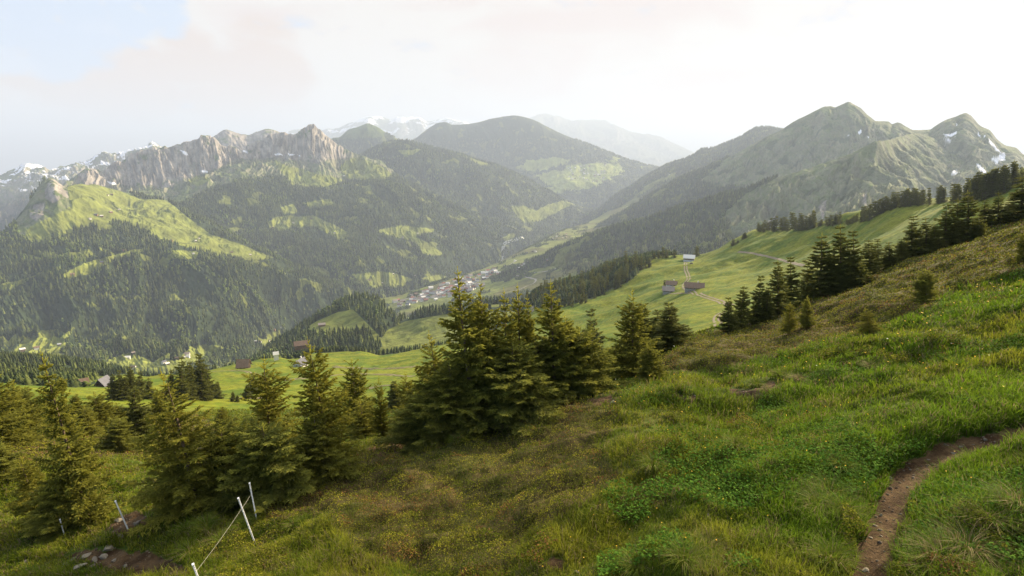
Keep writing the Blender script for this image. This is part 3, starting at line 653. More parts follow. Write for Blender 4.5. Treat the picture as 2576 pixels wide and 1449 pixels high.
# ------------------------------------------------------------------ far woods (one mass)
def cone_trees(P, H, R, tiers, sides, seed, dec):
    """merged low conifers / rounded broadleaves. P n x 3, H, R heights and radii"""
    rg = np.random.default_rng(seed); n = len(P)
    V, Fc, Cc = [], [], []
    base = lerp(np.array([0.028, 0.044, 0.018]), np.array([0.115, 0.135, 0.036]), rg.random(n) ** 1.6)
    base = np.where(dec[:, None], lerp(np.array([0.075, 0.115, 0.026]), np.array([0.130, 0.165, 0.036]), rg.random(n)), base)
    base = base * (1 + 0.38 * fbm(P[:, 0] / 170, P[:, 1] / 170, 3, 91))[:, None] * rg.uniform(0.75, 1.25, n)[:, None]
    con = np.nonzero(~dec)[0]; off = 0
    m = len(con); rot = rg.random(m) * 6.28
    jx = (rg.random((m, 2)) - 0.5) * R[con][:, None] * 0.25
    for k in range(tiers):
        z0 = 0.03 + 0.82 * k / tiers; z1 = min(1.0, z0 + 1.25 / tiers + 0.1) if k < tiers - 1 else 1.0
        rr = R[con] * (1 - z0) ** 0.85 * rg.uniform(0.85, 1.15, m)
        ring = []
        for i in range(sides):
            a = rot + k * 1.1 + i * 2 * math.pi / sides
            f = rr * (rg.uniform(0.85, 1.2, m) if i % 2 == 0 else rg.uniform(0.45, 0.75, m))
            ring.append(np.stack([P[con, 0] + np.cos(a) * f, P[con, 1] + np.sin(a) * f, P[con, 2] + H[con] * (z0 + rg.uniform(-0.03, 0.03, m))], -1))
        ap = np.stack([P[con, 0] + jx[:, 0], P[con, 1] + jx[:, 1], P[con, 2] + H[con] * z1], -1)
        vv = np.stack(ring + [ap], 1)                       # m x (sides+1) x 3
        idx = off + np.arange(m)[:, None] * (sides + 1)
        for i in range(sides): Fc.append(np.concatenate([idx + i, idx + (i + 1) % sides, idx + sides], 1))
        V.append(vv.reshape(-1, 3)); Cc.append(np.repeat(base[con], sides + 1, 0)); off += m * (sides + 1)
    d = np.nonzero(dec)[0]; m = len(d)
    if m:                                                    # rounded crowns: two rings and a top
        ring = []
        for zf, rf in ((0.12, 0.6), (0.45, 1.0), (0.8, 0.65)):
            for i in range(5):
                a = i * 2 * math.pi / 5 + zf * 5 + rg.random(m) * 0.8
                f = R[d] * 1.15 * rf * rg.uniform(0.75, 1.2, m)
                ring.append(np.stack([P[d, 0] + np.cos(a) * f, P[d, 1] + np.sin(a) * f, P[d, 2] + H[d] * 0.72 * (zf + rg.uniform(-0.06, 0.06, m))], -1))
        ring.append(np.stack([P[d, 0], P[d, 1], P[d, 2] + H[d] * 0.74], -1))
        vv = np.stack(ring, 1); idx = off + np.arange(m)[:, None] * 16
        for r in range(2):
            for i in range(5):
                j = (i + 1) % 5
                Fc.append(np.concatenate([idx + r * 5 + i, idx + r * 5 + j, idx + r * 5 + 5 + j], 1)); Fc.append(np.concatenate([idx + r * 5 + i, idx + r * 5 + 5 + j, idx + r * 5 + 5 + i], 1))
        for i in range(5): Fc.append(np.concatenate([idx + 10 + i, idx + 10 + (i + 1) % 5, idx + 15], 1))
        V.append(vv.reshape(-1, 3)); Cc.append(np.repeat(base[d], 16, 0)); off += m * 16
    return np.concatenate(V), np.concatenate(Fc), np.concatenate(Cc)

t = NT('wood_foliage'); p = t.pos()
M['wood'] = t.bsdf(t.scale(t.attr(), t.maprange(t.noise(p, 0.012, 4), 0.3, 0.7, 0.8, 1.2)), 0.9, None, 0.1, 0.12)
allV, allF, allC = [], [], []; off = 0; ntree = 0
WOODS.append((G, gwood | (BACK & (G.u < 1700)), 17, 51))
for sh, wood, hh, seed in WOODS:
    sp = np.maximum(hh * (0.52 if sh is not G else 0.30), 0.0034 * sh.d)
    n = fbm(sh.x / (hh * 9), sh.y / (hh * 9), 3, seed)
    rho = wood / sp ** 2 * np.clip(1.1 + n * 1.3, 0.12, 1.7) * (np.abs(sh.AZ) < math.radians(47))
    last = len(sh.t) and sh.t[-1]
    rho = rho * (sh.T < last - 1.4)
    P, i, j = sh.sample(rho, seed); m = len(P)
    if not m: continue
    rg = np.random.default_rng(seed + 1)
    dn = fbm(P[:, 0] / 180, P[:, 1] / 180, 3, seed + 7) + 0.0006 * (-450 - P[:, 2])
    dec = (rg.random(m) < np.clip(0.10 + dn * 0.8, 0.04, 0.65)) & (P[:, 2] < 0)
    H = hh * rg.uniform(0.55, 1.15, m) * (1 + 0.25 * n[i, j])
    s_loc = sp[i, j]
    if sh is G: H = np.minimum(H, 0.0125 * sh.d[i, j])
    R = np.maximum(H * rg.uniform(0.14, 0.21, m), s_loc * 0.42)
    big = sh in (G, DM)
    v, f, c = cone_trees(P, H, R, 4 if big else 2, 8 if big else 6, seed + 2, dec)
    allV.append(v); allF.append(f + off); allC.append(c); off += len(v); ntree += m
print('far trees', ntree)
fo = mesh_np('forest', np.concatenate(allV), np.concatenate(allF), M['wood'], np.concatenate(allC))
tag(fo, kind='stuff')
# ------------------------------------------------------------------ spruces
def spruce_mesh(seed, h, spread, q, gap=0.0, power=0.85, start=0.03, young=True, tipc=(0.40, 0.37, 0.055), basec=(0.12, 0.125, 0.022), thick=0.30, twmul=1.0, fill=1.0):
    """crown of a spruce: whorled branches, side twigs and needles as crossed slips; q = size of the smallest slip"""
    rg = np.random.default_rng(seed)
    A, B, Wd, Cb, Ct = [], [], [], [], []      # slips: start, end, width, colours
    z = start * h; k = 0
    up = np.array([0, 0, 1.0])
    wood = np.array([0.085, 0.060, 0.038])
    bc, tc_ = np.array(basec), np.array(tipc)
    ph = rg.random() * 6; lobe = lambda f: 1 + 0.13 * math.sin(f * 17 + ph) + 0.09 * math.sin(f * 41 + ph * 2)
    zt = 0.90 if young else 0.965
    while z < h * zt:
        f = z / h
        L0 = spread * (1 - f) ** power * (0.60 + 0.40 * min(1, f / 0.12)) * lobe(f)
        nb = rg.integers(6, 9) if f < 0.85 else 4
        a0 = rg.random() * 6.28
        for b in range(nb):
            if rg.random() < gap: continue
            a = a0 + b * 6.283 / nb + rg.normal(0, 0.16)
            L = max(L0 * rg.uniform(0.60, 1.18) * (1 + 0.22 * math.sin(a * 2 + seed + f * 5)), q * 1.6)
            rise = ((0.95 * f ** 1.1 - 0.08) if young else (0.75 * f ** 1.5 - 0.15)) + rg.normal(0, 0.11); curl = (0.05 if young else 0.20) + 0.12 * (1 - f)
            out = np.array([math.cos(a), math.sin(a), 0]); side = np.array([-out[1], out[0], 0])
            bz = z + rg.normal(0, 0.25) * q
            n = max(3, int(L / (q * 0.55)))
            tt = np.linspace(0, 1, n + 1)
            ax = out[None] * (L * tt)[:, None] + up[None] * (L * (rise * tt - curl * tt * (1 - tt) * 1.3))[:, None] + np.array([0, 0, bz])
            wig = np.cumsum(rg.normal(0, 0.02 * L / n * 3, n + 1)); ax = ax + side[None] * wig[:, None]
            # needled axis
            for i in range(n):
                t0 = tt[i]
                A.append(ax[i]); B.append(ax[i + 1]); Wd.append(q * (thick if t0 > 0.25 else 0.10))
                cc = bc + (tc_ - bc) * max(0, (t0 - 0.55) / 0.45) * rg.uniform(0.4, 1) if t0 > 0.25 else wood
                Cb.append(cc); Ct.append(cc)
            # side twigs
            for i in range(1, n + 1):
                t0 = tt[i]
                tl = L * ((0.38 if young else 0.5) * (1 - t0) ** 0.8 * min(1.0, t0 / 0.3) + 0.02) + q * (1.1 if young else 0.8)
                if young and f > 0.78 and rg.random() < 0.45: continue
                for sgn in (-1, 1):
                    if rg.random() > fill: continue
                    l = tl * rg.uniform(0.65, 1.15) * twmul
                    dv = out * rg.uniform(0.45, 0.85) + side * sgn * rg.uniform(0.55, 0.85) + up * (rg.normal(0.10, 0.32) if young else rg.normal(-0.10, 0.12)); dv /= np.linalg.norm(dv)
                    p0 = ax[i]; ns = max(1, int(l / (q * 1.3)))
                    for s in range(ns):
                        s0, s1 = s / ns, (s + 1) / ns
                        droop = up * (-0.12 * l)
                        pa = p0 + dv * l * s0 + droop * s0 ** 2; pb = p0 + dv * l * s1 + droop * s1 ** 2
                        lite = np.clip((s1 * 0.6 + t0 * 0.5) - 0.35, 0, 1) * rg.uniform(0.5, 1.1)
                        cc = bc * rg.uniform(0.75, 1.25) + (tc_ - bc) * lite
                        A.append(pa); B.append(pb); Wd.append(q * thick * rg.uniform(0.8, 1.2)); Cb.append(bc * rg.uniform(0.7, 1.1)); Ct.append(cc)
                        if s >= 1 or ns == 1:
                            for sg in (-1, 1):
                                if rg.random() < 0.25: continue
                                d2 = dv * 0.6 + np.cross(dv, up) * sg * 0.8 + up * rg.normal(-0.05, 0.15)
                                A.append(pa); B.append(pa + d2 * q * rg.uniform(0.7, 1.2)); Wd.append(q * thick * 0.9); Cb.append(bc); Ct.append(bc + (tc_ - bc) * lite)
        z += q * rg.uniform(1.5, 2.6) * (1.0 if f < 0.8 else 1.5); k += 1
    # leader
    zz = np.linspace(h * 0.86, h, 9)
    for i in range(8):
        A.append(np.array([0, 0, zz[i]])); B.append(np.array([0, 0, zz[i + 1]])); Wd.append(q * 0.32 * (1 - i / 12)); Cb.append(tc_ * 0.8); Ct.append(tc_)
        if young and i in (1, 3, 5):
            for b in range(4):
                a = rg.random() * 6.28; lf = q * (3.4 - 0.4 * i) * rg.uniform(0.7, 1.2); p1 = np.array([math.cos(a) * lf * 0.75, math.sin(a) * lf * 0.75, zz[i] + lf * 0.75])
                A.append(np.array([0, 0, zz[i]])); B.append(p1); Wd.append(q * 0.24); Cb.append(bc); Ct.append(tc_)
    A, B, Wd, Cb, Ct = map(np.array, (A, B, Wd, Cb, Ct))
    D = B - A; ln = np.linalg.norm(D, axis=1, keepdims=True) + 1e-9; D = D / ln
    S = np.cross(D, up + 0.01); S /= (np.linalg.norm(S, axis=1, keepdims=True) + 1e-9); T = np.cross(D, S)
    V, Fc, Cc = [], [], []; n = len(A); off = 0
    roll = rg.random(n) * 3.14
    for ph in (0, math.pi / 2):
        N = S * np.cos(roll + ph)[:, None] + T * np.sin(roll + ph)[:, None]
        mid = A + (B - A) * 0.45
        vv = np.stack([A, mid + N * Wd[:, None], B + (B - A) * 0.12, mid - N * Wd[:, None]], 1).reshape(-1, 3)
        V.append(vv); Fc.append(off + np.arange(n * 4).reshape(n, 4)); off += n * 4
        Cc.append(np.stack([Cb, (Cb + Ct) / 2, Ct, (Cb + Ct) / 2], 1).reshape(-1, 3))
    return np.concatenate(V), np.concatenate(Fc), np.concatenate(Cc)
def trunk_mesh(seed, h, r, sides=7):
    rg = np.random.default_rng(seed); zs = np.array([-0.12, 0, 0.06, 0.2, 0.4, 0.6, 0.8, 0.95]) * h
    rr = r * np.array([1.5, 1.35, 1.05, 0.85, 0.65, 0.45, 0.22, 0.06])
    bend = np.cumsum(rg.normal(0, 0.004 * h, (len(zs), 2)), 0) * 0.6
    V = []; Fc = []
    for k, (z, q) in enumerate(zip(zs, rr)):
        for i in range(sides):
            a = i * 6.283 / sides; V.append((bend[k, 0] + math.cos(a) * q * rg.uniform(0.9, 1.1), bend[k, 1] + math.sin(a) * q * rg.uniform(0.9, 1.1), z))
    for k in range(len(zs) - 1):
        for i in range(sides): j = (i + 1) % sides; Fc.append((k * sides + i, k * sides + j, (k + 1) * sides + j, (k + 1) * sides + i))
    return np.array(V), np.array(Fc)
t = NT('spruce_needles'); p = t.obj()
M['needles'] = t.bsdf(t.scale(t.attr(), t.maprange(t.noise(p, 2.5, 4), 0.3, 0.7, 0.9, 1.75)), 0.8, None, 0.15, 0.50)
M['bark'] = simple_mat('spruce_bark', (0.13, 0.095, 0.065), 0.9, 0.5, 14.0, bump=0.6)
PROTO = {}
def proto(key, h, r, **kw):
    v, f, c = spruce_mesh(**kw, h=h)
    cm = mesh_np('crown', v, f, M['needles'], c); tm = mesh_np('trunk', *trunk_mesh(kw['seed'], h, r), M['bark'], smooth=True)
    for o in (cm, tm): COL.objects.unlink(o)
    PROTO[key] = (cm, tm, h, kw['spread'])
YT, YB = (0.35, 0.32, 0.045), (0.13, 0.13, 0.020)      # yellowish young foliage
DT, DB = (0.20, 0.20, 0.040), (0.075, 0.085, 0.022)      # dark foliage
for i in range(4): proto(('open', i), 5.0, 0.055, seed=30 + i, spread=[1.25, 1.1, 1.35, 1.2][i], q=0.080, gap=[0.20, 0.34, 0.15, 0.28][i], tipc=YT, basec=YB, power=0.8, start=0.10, fill=0.8, thick=0.26)
for i in range(5): proto(('young', i), 5.0, 0.06, seed=40 + i, spread=[1.55, 1.4, 1.65, 1.5, 1.6][i], q=0.085, gap=[0.10, 0.22, 0.06, 0.16, 0.28][i], power=[0.75, 0.6, 0.9, 0.68, 0.8][i], start=0.02, tipc=(0.38, 0.36, 0.055))
for i in range(3): proto(('dense', i), 5.0, 0.07, seed=50 + i, spread=1.75, q=0.092, gap=[0.04, 0.14, 0.08][i], power=[0.62, 0.5, 0.56][i], start=0.0, tipc=(0.36, 0.35, 0.055), basec=(0.11, 0.12, 0.024))
for i in range(3): proto(('cone', i), 5.0, 0.06, seed=90 + i, spread=[1.4, 1.3, 1.2][i], q=0.080, gap=[0.16, 0.24, 0.30][i], power=[1.0, 1.1, 0.95][i], start=0.02, fill=0.9, tipc=(0.38, 0.36, 0.055), basec=(0.11, 0.115, 0.02))
for i in range(3): proto(('mature', i), 15.0, 0.2, seed=60 + i, spread=3.0, q=0.36, gap=0.06, power=0.85, start=0.02, young=False, tipc=DT, basec=DB, thick=0.32)
for i in range(3): proto(('crest', i), 15.0, 0.2, seed=70 + i, spread=2.7, q=0.62, gap=0.04, power=0.85, start=0.02, young=False, tipc=DT, basec=DB, thick=0.42)
young_kind = lambda k: k in ('open', 'young', 'dense', 'cone')
TREES = []
def add_tree(kind, base, top, width, label, group, var=None, name='spruce'):
    """base, top: world points; width in metres"""
    keys = [k for k in PROTO if k[0] == kind]; key = keys[(len(TREES) if var is None else var) % len(keys)]
    cm, tm, h, sp = PROTO[key]
    e = empty(name, base); H = (top - base).length
    q = (top - base).normalized().rotation_difference(Vector((0, 0, 1))).inverted()
    e.rotation_mode = 'QUATERNION'
    e.rotation_quaternion = q @ Matrix.Rotation(random.random() * 6.28, 3, 'Z').to_quaternion()
    s = width / (2 * sp * (1.08 if young_kind(kind) else 0.95)); e.scale = (s, s, H / h)
    tag(e, label, 'tree', group)
    for nm, src in (('crown', cm), ('trunk', tm)):
        o = src.copy(); o.name = nm; COL.objects.link(o); o.parent = e
    TREES.append((e, base)); return e
def near_tree(kind, ub, vb, ut, vt, wpx, label, group=None, var=None, d=None, sheet=None):
    sh = sheet or G
    if d is None: b = sh.hit(ub, vb)
    else:
        b = Vector(pt(ub, vb, d))
    dd = math.hypot(b.x, b.y)
    b.z = float(sh.height(b.x, b.y)[0]) - 0.03 if d is None else b.z
    tp = Vector(pt(ut, vt, dd))
    x, y, z = ray(ub, vb); depth = b.y * math.cos(PITCH) - b.z * math.sin(PITCH)
    return add_tree(kind, b, tp, wpx / F * depth, label, group, var)
GN = 'young spruces on the near slope'
NT_LIST = [
 ('open',113,1312,49,1142,130,'small yellowish spruce with a bare leaning trunk beside the leftmost fence post',0),
 ('cone',228,1318,99,872,190,'tall thin-topped spruce with crooked visible trunk, left of the slanting white post',0),
 ('young',160,1330,150,1180,190,'low bushy spruce at the foot of the tall crooked spruce',1),
 ('young',-30,1150,-60,900,160,'dark spruce cut by the left edge of the picture',2),
 ('young',40,1120,22,955,130,'dark spruce standing second in the clump at the left edge',0),
 ('dense',60,1095,50,975,110,'bushy dark spruce in the clump at the left edge',0),
 ('young',262,1092,236,985,90,'middle-sized spruce rising in front of the small grey hut',1),
 ('young',300,1085,290,1010,85,'short round spruce right of the one in front of the grey hut',0),
 ('mature',350,1118,340,975,80,'dark narrow spruce half hidden behind the big yellowish spruce',0),
 ('young',18,1062,15,985,70,'small spruce near the left edge behind the dark clump',0),
 ('young',90,1085,92,1000,80,'leafy little spruce between the left clump and the crooked spruce',1),
 ('dense',150,1075,150,1005,75,'round small spruce behind the crooked trunk',0),
 ('young',190,1060,190,985,60,'pointed small spruce left of the little brown hut',2),
 ('young',215,1100,212,1020,85,'bushy spruce below the little brown hut',1),
 ('dense',300,1130,300,1050,90,'low rounded spruce in the hollow before the big yellowish one',1),
 ('young',128,1040,128,975,48,'slim little spruce above the left thicket',0),
 ('young',60,1035,62,968,50,'slim spruce at the back of the left thicket',2),
 ('young',400,1060,396,985,60,'small spruce just behind the top of the big yellowish one',1),
 ('dense',-10,1210,-10,1110,120,'bushy spruce on the left edge halfway down',0),
 ('young',560,1090,556,1020,60,'small spruce between the two tall open ones on the mossy slope',0),
 ('young',580,1120,585,1050,70,'little spruce behind the low bushy one right of the big spruce',1),
 ('open',500,1285,402,925,240,'big yellowish spruce with long open top and trunk showing through',0),
 ('dense',575,1265,552,1060,190,'bushy low spruce against the right side of the big yellowish one',0),
 ('young',460,1285,445,1140,140,'spreading lower spruce in front of the big yellowish one',1),
 ('open',692,1205,664,890,200,'tall yellowish spruce with a star-like leader, left of two taller neighbours',1),
 ('dense',690,1245,660,1060,250,'broad dense spruce hanging low above the fence posts',1),
 ('open',838,1175,772,845,180,'tallest open spruce of the left group with bare trunk in the middle',2),
 ('young',800,1205,790,1030,170,'dense spruce filling the foot of the tallest open spruce',2),
 ('young',905,1090,884,897,105,'twin-topped dark spruce against the bright meadow',0),
 ('open',925,1108,905,1000,110,'light green sapling with a thin trunk before the twin-topped spruce',0),
 ('open',962,1110,952,945,60,'very thin sapling with sparse branches against the meadow',1),
 ('mature',995,1030,990,955,50,'small dark spruce far behind the thin sapling',1),
 ('open',1040,1095,1018,935,110,'spruce with a bare spire at the left end of the central clump',2),
 ('open',1108,1100,1078,830,150,'slim open spruce left of the central clump',0),
 ('dense',1075,1120,1070,985,200,'low dense spruce at the left foot of the central clump',0),
 ('cone',1195,1090,1150,668,235,'tallest spruce of the central clump with a long bare leader',1),
 ('cone',1225,1060,1207,700,165,'second tallest spruce of the central clump just right of the tallest',0),
 ('dense',1240,1065,1232,830,190,'bushy spruce standing against the second tallest tip',0),
 ('dense',1360,1020,1352,850,170,'round bushy spruce before the candelabra-tipped one',1),
 ('young',1150,1100,1130,900,230,'bushy spruce at the front of the central clump below the tallest',1),
 ('cone',1280,1040,1267,722,135,'spruce with reddish buds at its tip in the middle of the central clump',2),
 ('cone',1310,1030,1301,708,120,'narrow spruce left of the rightmost tall tip in the central clump',0),
 ('dense',1300,1045,1290,860,230,'wide low spruce under the middle of the central clump',0),
 ('cone',1335,1020,1326,740,110,'thin pointed spruce between two tall tips of the central clump',1),
 ('cone',1395,1010,1385,700,165,'tall spruce with a candelabra tip on the right side of the central clump',2),
 ('young',1430,995,1421,788,160,'shorter spruce right of the candelabra-tipped one',0),
 ('dense',1462,985,1457,820,170,'rounded leafy spruce at the right end of the central clump',1),
 ('mature',1503,945,1486,778,75,'slender dark spruce just behind the right end of the central clump',2),
 ('cone',1590,950,1590,722,150,'spruce with tall bare leader standing alone right of the central clump',1),
 ('mature',1622,905,1614,755,95,'dark spruce right behind the one with the tall bare leader',0),
 ('mature',1655,880,1655,781,80,'shorter dark spruce in the middle of three behind the bare-leader spruce',1),
 ('mature',1692,868,1681,758,95,'dark full spruce at the right of three behind the bare-leader spruce',2),
 ('young',1640,950,1627,862,85,'little spruce at the right foot of the bare-leader spruce',0),
 ('dense',1560,958,1555,870,120,'low dense spruce at the left foot of the bare-leader spruce',0)]
for k, ub, vb, ut, vt, w, lab, var in NT_LIST: near_tree(k, ub, vb, ut, vt, w * (1.32 if 1195 < ub < 1480 else 1.16), lab, GN, None)
GR = 'spruces standing along the edge of the right slope'
ER = [(1835,830,1832,745,55),(1858,822,1873,715,62),(1905,805,1915,694,58),(1925,800,1934,720,50),(1958,788,1957,650,72),(1992,772,1989,646,62),(2030,745,2030,665,60),(2062,742,2068,583,100),(2095,730,2090,640,70),(2112,722,2114,562,92),(2118,730,2114,667,70),(2148,715,2145,580,75),(2152,716,2146,634,60),(2190,688,2185,598,62),(2210,672,2207,601,48),(2236,668,2236,607,52),(2266,652,2268,598,48),(2296,642,2298,543,72),(2330,632,2328,545,56),(2352,622,2350,560,62),(2380,612,2386,514,75),(2408,604,2410,498,72),(2436,596,2434,477,76),(2480,566,2480,503,56),(2512,552,2512,482,52),(2537,545,2536,506,44),(2566,548,2567,446,84),(2600,520,2600,430,80)]
for i, (ub, vb, ut, vt, w) in enumerate(ER):
    nth = ['first','second','third','fourth','fifth','sixth','seventh','eighth','ninth','tenth','eleventh','twelfth','thirteenth','fourteenth','fifteenth','sixteenth','seventeenth','eighteenth','nineteenth','twentieth','twenty-first','twenty-second','twenty-third','twenty-fourth','twenty-fifth','twenty-sixth','twenty-seventh','twenty-eighth'][i]
    near_tree('mature', ub, vb + 6, ut, vt, w * 1.05, f'{"tall" if vb - vt > 95 else "smaller"} dark spruce, {nth} from the left along the lower edge of the right slope', GR, i)
GH = 'lone young spruces in the heath'
for k, ub, vb, ut, vt, w, lab in [('open',1984,838,1988,758,55,'thin yellowish sapling in the heath near the slope edge'),('young',2029,824,2031,742,48,'narrow young spruce in the heath right of the thin sapling'),
      ('dense',2330,762,2328,674,90,'bushy spruce alone in the middle of the heath slope'),('dense',2464,598,2464,558,55,'rounded small spruce high on the heath slope'),('young',2572,660,2576,580,50,'spruce on the heath cut by the right edge'),
      ('open',2190,845,2176,772,85,'sparse reddish twiggy sapling at the boundary of heath and green grass')]:
    near_tree(k, ub, vb, ut, vt, w, lab, GH)
# mid-distance dark spruces on the meadow below
GM = 'dark spruces on the meadow below'
RANK = [2, 3, 4, 6, 7, 1, 5, 1, 2, 3, 4, 5, 6, 3, 4, 1, 2, 5]
for i, (ub, vb, ut, vt, w) in enumerate([(457,1008,457,893,52),(478,1006,476,905,44),(499,1006,499,890,52),(522,1006,520,915,46),(546,1003,546,958,34),(430,1006,432,930,44),(507,1008,509,900,46),
      (283,1006,283,938,36),(300,1006,300,932,40),(316,1006,315,940,36),(330,1005,328,918,42),(350,1005,352,935,38),(375,1005,374,950,36),
      (622,1002,622,965,30),(636,990,636,942,32),(586,1010,586,984,18),(597,1012,597,993,14),(650,985,652,955,24)]):
    grp = 'in the tall dark clump' if i < 7 else ('in the clump right of the grey hut' if i < 13 else 'scattered low on the bright meadow')
    j = i if i < 7 else (i - 7 if i < 13 else i - 13)
    near_tree('mature', ub, vb, ut, vt, w * 1.05, f'dark spruce {grp}, {ordinal(RANK[i])} from its left', GM, i)
# rows on the crest to the right and around the alp huts
ROWS = [('crest row', 1868,1878,583,575,598,592,3),('crest row', 1905,1955,560,540,580,578,11),('crest row',1962,1985,535,545,577,577,5),('crest row',1990,2052,535,528,577,570,15),('crest row',2058,2070,548,552,566,566,3),
        ('crest row',2076,2114,545,528,566,560,9),('crest row',2128,2160,550,532,562,552,7),('crest row',2165,2192,515,502,556,546,7),('crest row',2198,2270,500,474,540,516,18),('crest row',2272,2328,472,470,516,510,15),
        ('crest row',2335,2340,468,470,510,508,2),('crest row',2358,2378,463,460,508,506,5),('crest row',2394,2416,456,452,506,503,6),('crest row',2424,2475,452,425,504,495,16),('crest row',2470,2535,428,402,498,478,20),('crest row',2546,2558,398,400,462,458,3),('crest row',2568,2576,408,405,455,450,2)]
rg = random.Random(5)
mem = []
for nm, u0, u1, t0, t1, b0, b1, n in ROWS:
    for i in range(n):
        f = (i + 0.5) / n; u = u0 + (u1 - u0) * f + rg.uniform(-1.5, 1.5)
        hpx = ((b0 + (b1 - b0) * f) - (t0 + (t1 - t0) * f)) * rg.uniform(0.72, 1.08)
        vb = b0 + (b1 - b0) * f + rg.uniform(-1, 6); mem.append((u, vb, hpx))
mem.sort()
def ordinal(n):
    return f'{n}{"th" if 10 <= n % 100 <= 20 else {1: "st", 2: "nd", 3: "rd"}.get(n % 10, "th")}'
for i, (u, vb, hpx) in enumerate(mem):
    near_tree('crest', u, vb, u, vb - hpx, max(11, hpx * 0.36), f'{"tall" if hpx > 45 else "low" if hpx < 28 else "middling"} dark spruce on the right meadow skyline, {ordinal(i + 1)} from the left', 'spruces on the crest of the right-hand meadow')
for i, (ub, vb, ut, vt, w, lab) in enumerate([(1753,645,1753,617,15,'lone dark spruce right of the white-roofed chalet'),(1668,649,1668,620,14,'taller dark spruce on the crest left of the white-roofed chalet'),(1658,650,1656,628,12,'shorter spruce leaning on the taller one left of the white-roofed chalet'),
      (1677,649,1678,626,12,'right-hand spruce of the three left of the white-roofed chalet'),(1646,650,1646,636,12,'low spruce at the left end of the crest meadow'),(1634,672,1634,648,14,'dark spruce below the crest at the edge of the wood'),(1696,648,1696,632,12,'loose little spruce nearest the white-roofed chalet'),
      (1624,674,1622,655,9,'small spruce beside the dark one below the crest'),(1845,618,1845,600,16,'spruce where the crest begins to rise steeply'),(1856,612,1856,604,10,'tiny spruce on the steep crest'),(1672,723,1672,703,10,'small spruce behind the lower barn')]):
    near_tree('crest', ub, vb, ut, vt, w, lab, 'spruces around the alp huts')
# the wood left of the alp huts: front trees one by one
cand = []
rr = np.random.default_rng(3)
while len(cand) < 62:
    u, v = rr.uniform(1300, 1640), rr.uniform(655, 775)
    if not inpoly(np.array([u]), np.array([v]), [(1300,778),(1340,735),(1400,722),(1450,706),(1500,690),(1560,668),(1600,658),(1640,652),(1640,662),(1600,692),(1560,722),(1500,748),(1440,768),(1400,775)])[0]: continue
    if any(abs(u - a) < 4 and abs(v - b) < 6 for a, b in cand): continue
    cand.append((u, v))
cand.sort()
for i, (u, v) in enumerate(cand):
    hp = rr.uniform(28, 46) * (1.0 if u > 1450 else 0.8)
    near_tree('crest', u, v, u, v - hp, hp * 0.36, f'{"tall" if hp > 38 else "shorter"} spruce in the wood left of the alp huts, {ordinal(i + 1)} from the left', 'spruces of the wood left of the alp huts')
for i, (u, v, h) in enumerate([(1408,770,28),(1420,772,24),(1432,768,34),(1440,771,22),(1462,764,26),(1474,762,24),(1497,750,18),(1520,742,16),(1395,776,22),(1385,775,26),(1338,750,16),(1346,752,20)]):
    near_tree('crest', u, v, u, v - h, h * 0.4, f'{"tall" if h > 25 else "small"} spruce free-standing at the wood edge, {ordinal([5,6,7,8,9,10,11,12,4,3,1,2][i])} from the left', 'spruces at the lower edge of the wood')
print('single trees', len(TREES))
# ------------------------------------------------------------------ ground cover of the near slope
def cell_area(s):
    P = np.stack([s.x, s.y, s.z], -1); e1 = P[1:, :-1] - P[:-1, :-1]; e2 = P[:-1, 1:] - P[:-1, :-1]
    aw = np.abs(e1[..., 0] * e2[..., 1] - e1[..., 1] * e2[..., 0]) + 1e-9
    du1, dv1 = np.diff(s.u, axis=0)[:, :-1], np.diff(s.v, axis=0)[:, :-1]
    du2, dv2 = np.diff(s.u, axis=1)[:-1], np.diff(s.v, axis=1)[:-1]
    ap = np.maximum(-(du1 * dv2 - dv1 * du2), 0); ap = np.abs(du1 * dv2 - dv1 * du2) * (1024 / 2576) ** 2
    r = np.zeros(s.d.shape); r[:-1, :-1] = ap / aw; return r
PXD = cell_area(G)                     # frame pixels per square metre of ground
vis = frame_cull(G, 160, 120) & (G.d < 125) & (G.T < 6)
lushw = (~isheath) & (~issoil) & (~onpath) & vis
def cover_density(mask, per_px, cap):
    return np.minimum(per_px * PXD, cap) * mask
def nfield(P, L, seed, o=3): return fbm(P[:, 0] / L, P[:, 1] / L, o, seed)
def blades(P, ln, wd, lean_az, lean, colb, colt, seg=2):
    """curved grass blades"""
    n = len(P); rg = np.random.default_rng(n)
    dirx = np.stack([np.cos(lean_az), np.sin(lean_az), np.zeros(n)], -1)
    fa = rg.random(n) * 6.28; face = np.stack([np.cos(fa), np.sin(fa), np.zeros(n)], -1)
    up = np.array([0, 0, 1.0])
    mid = P + up * (ln * 0.58)[:, None] + dirx * (ln * lean * 0.28)[:, None]
    tip = P + up * (ln * (1 - 0.35 * lean))[:, None] + dirx * (ln * lean)[:, None]
    w = wd[:, None] * face
    V = np.stack([P - w * 0.5, P + w * 0.5, mid - w * 0.42, mid + w * 0.42, tip], 1).reshape(-1, 3)
    b = np.arange(n)[:, None] * 5
    Fc = np.concatenate([b + [0, 1, 3], b + [0, 3, 2], b + [2, 3, 4]])
    cm = (colb + colt) / 2
    C_ = np.stack([colb, colb, cm, cm, colt], 1).reshape(-1, 3)
    return V, Fc, C_
def merge(parts):
    V, Fc, C_ = [], [], []; o = 0
    for v, f, c in parts: V.append(v); Fc.append(f + o); C_.append(c); o += len(v)
    return np.concatenate(V), np.concatenate(Fc), np.concatenate(C_)
t = NT('grass_blades'); M['grass'] = t.bsdf(t.attr(), 0.8, None, 0.12, 0.45)
t = NT('shrub_leaves'); M['leaves'] = t.bsdf(t.attr(), 0.9, None, 0.04, 0.35)
def world_px(P): return np.hypot(P[:, 0], P[:, 1]) * 1.15 / 569.0
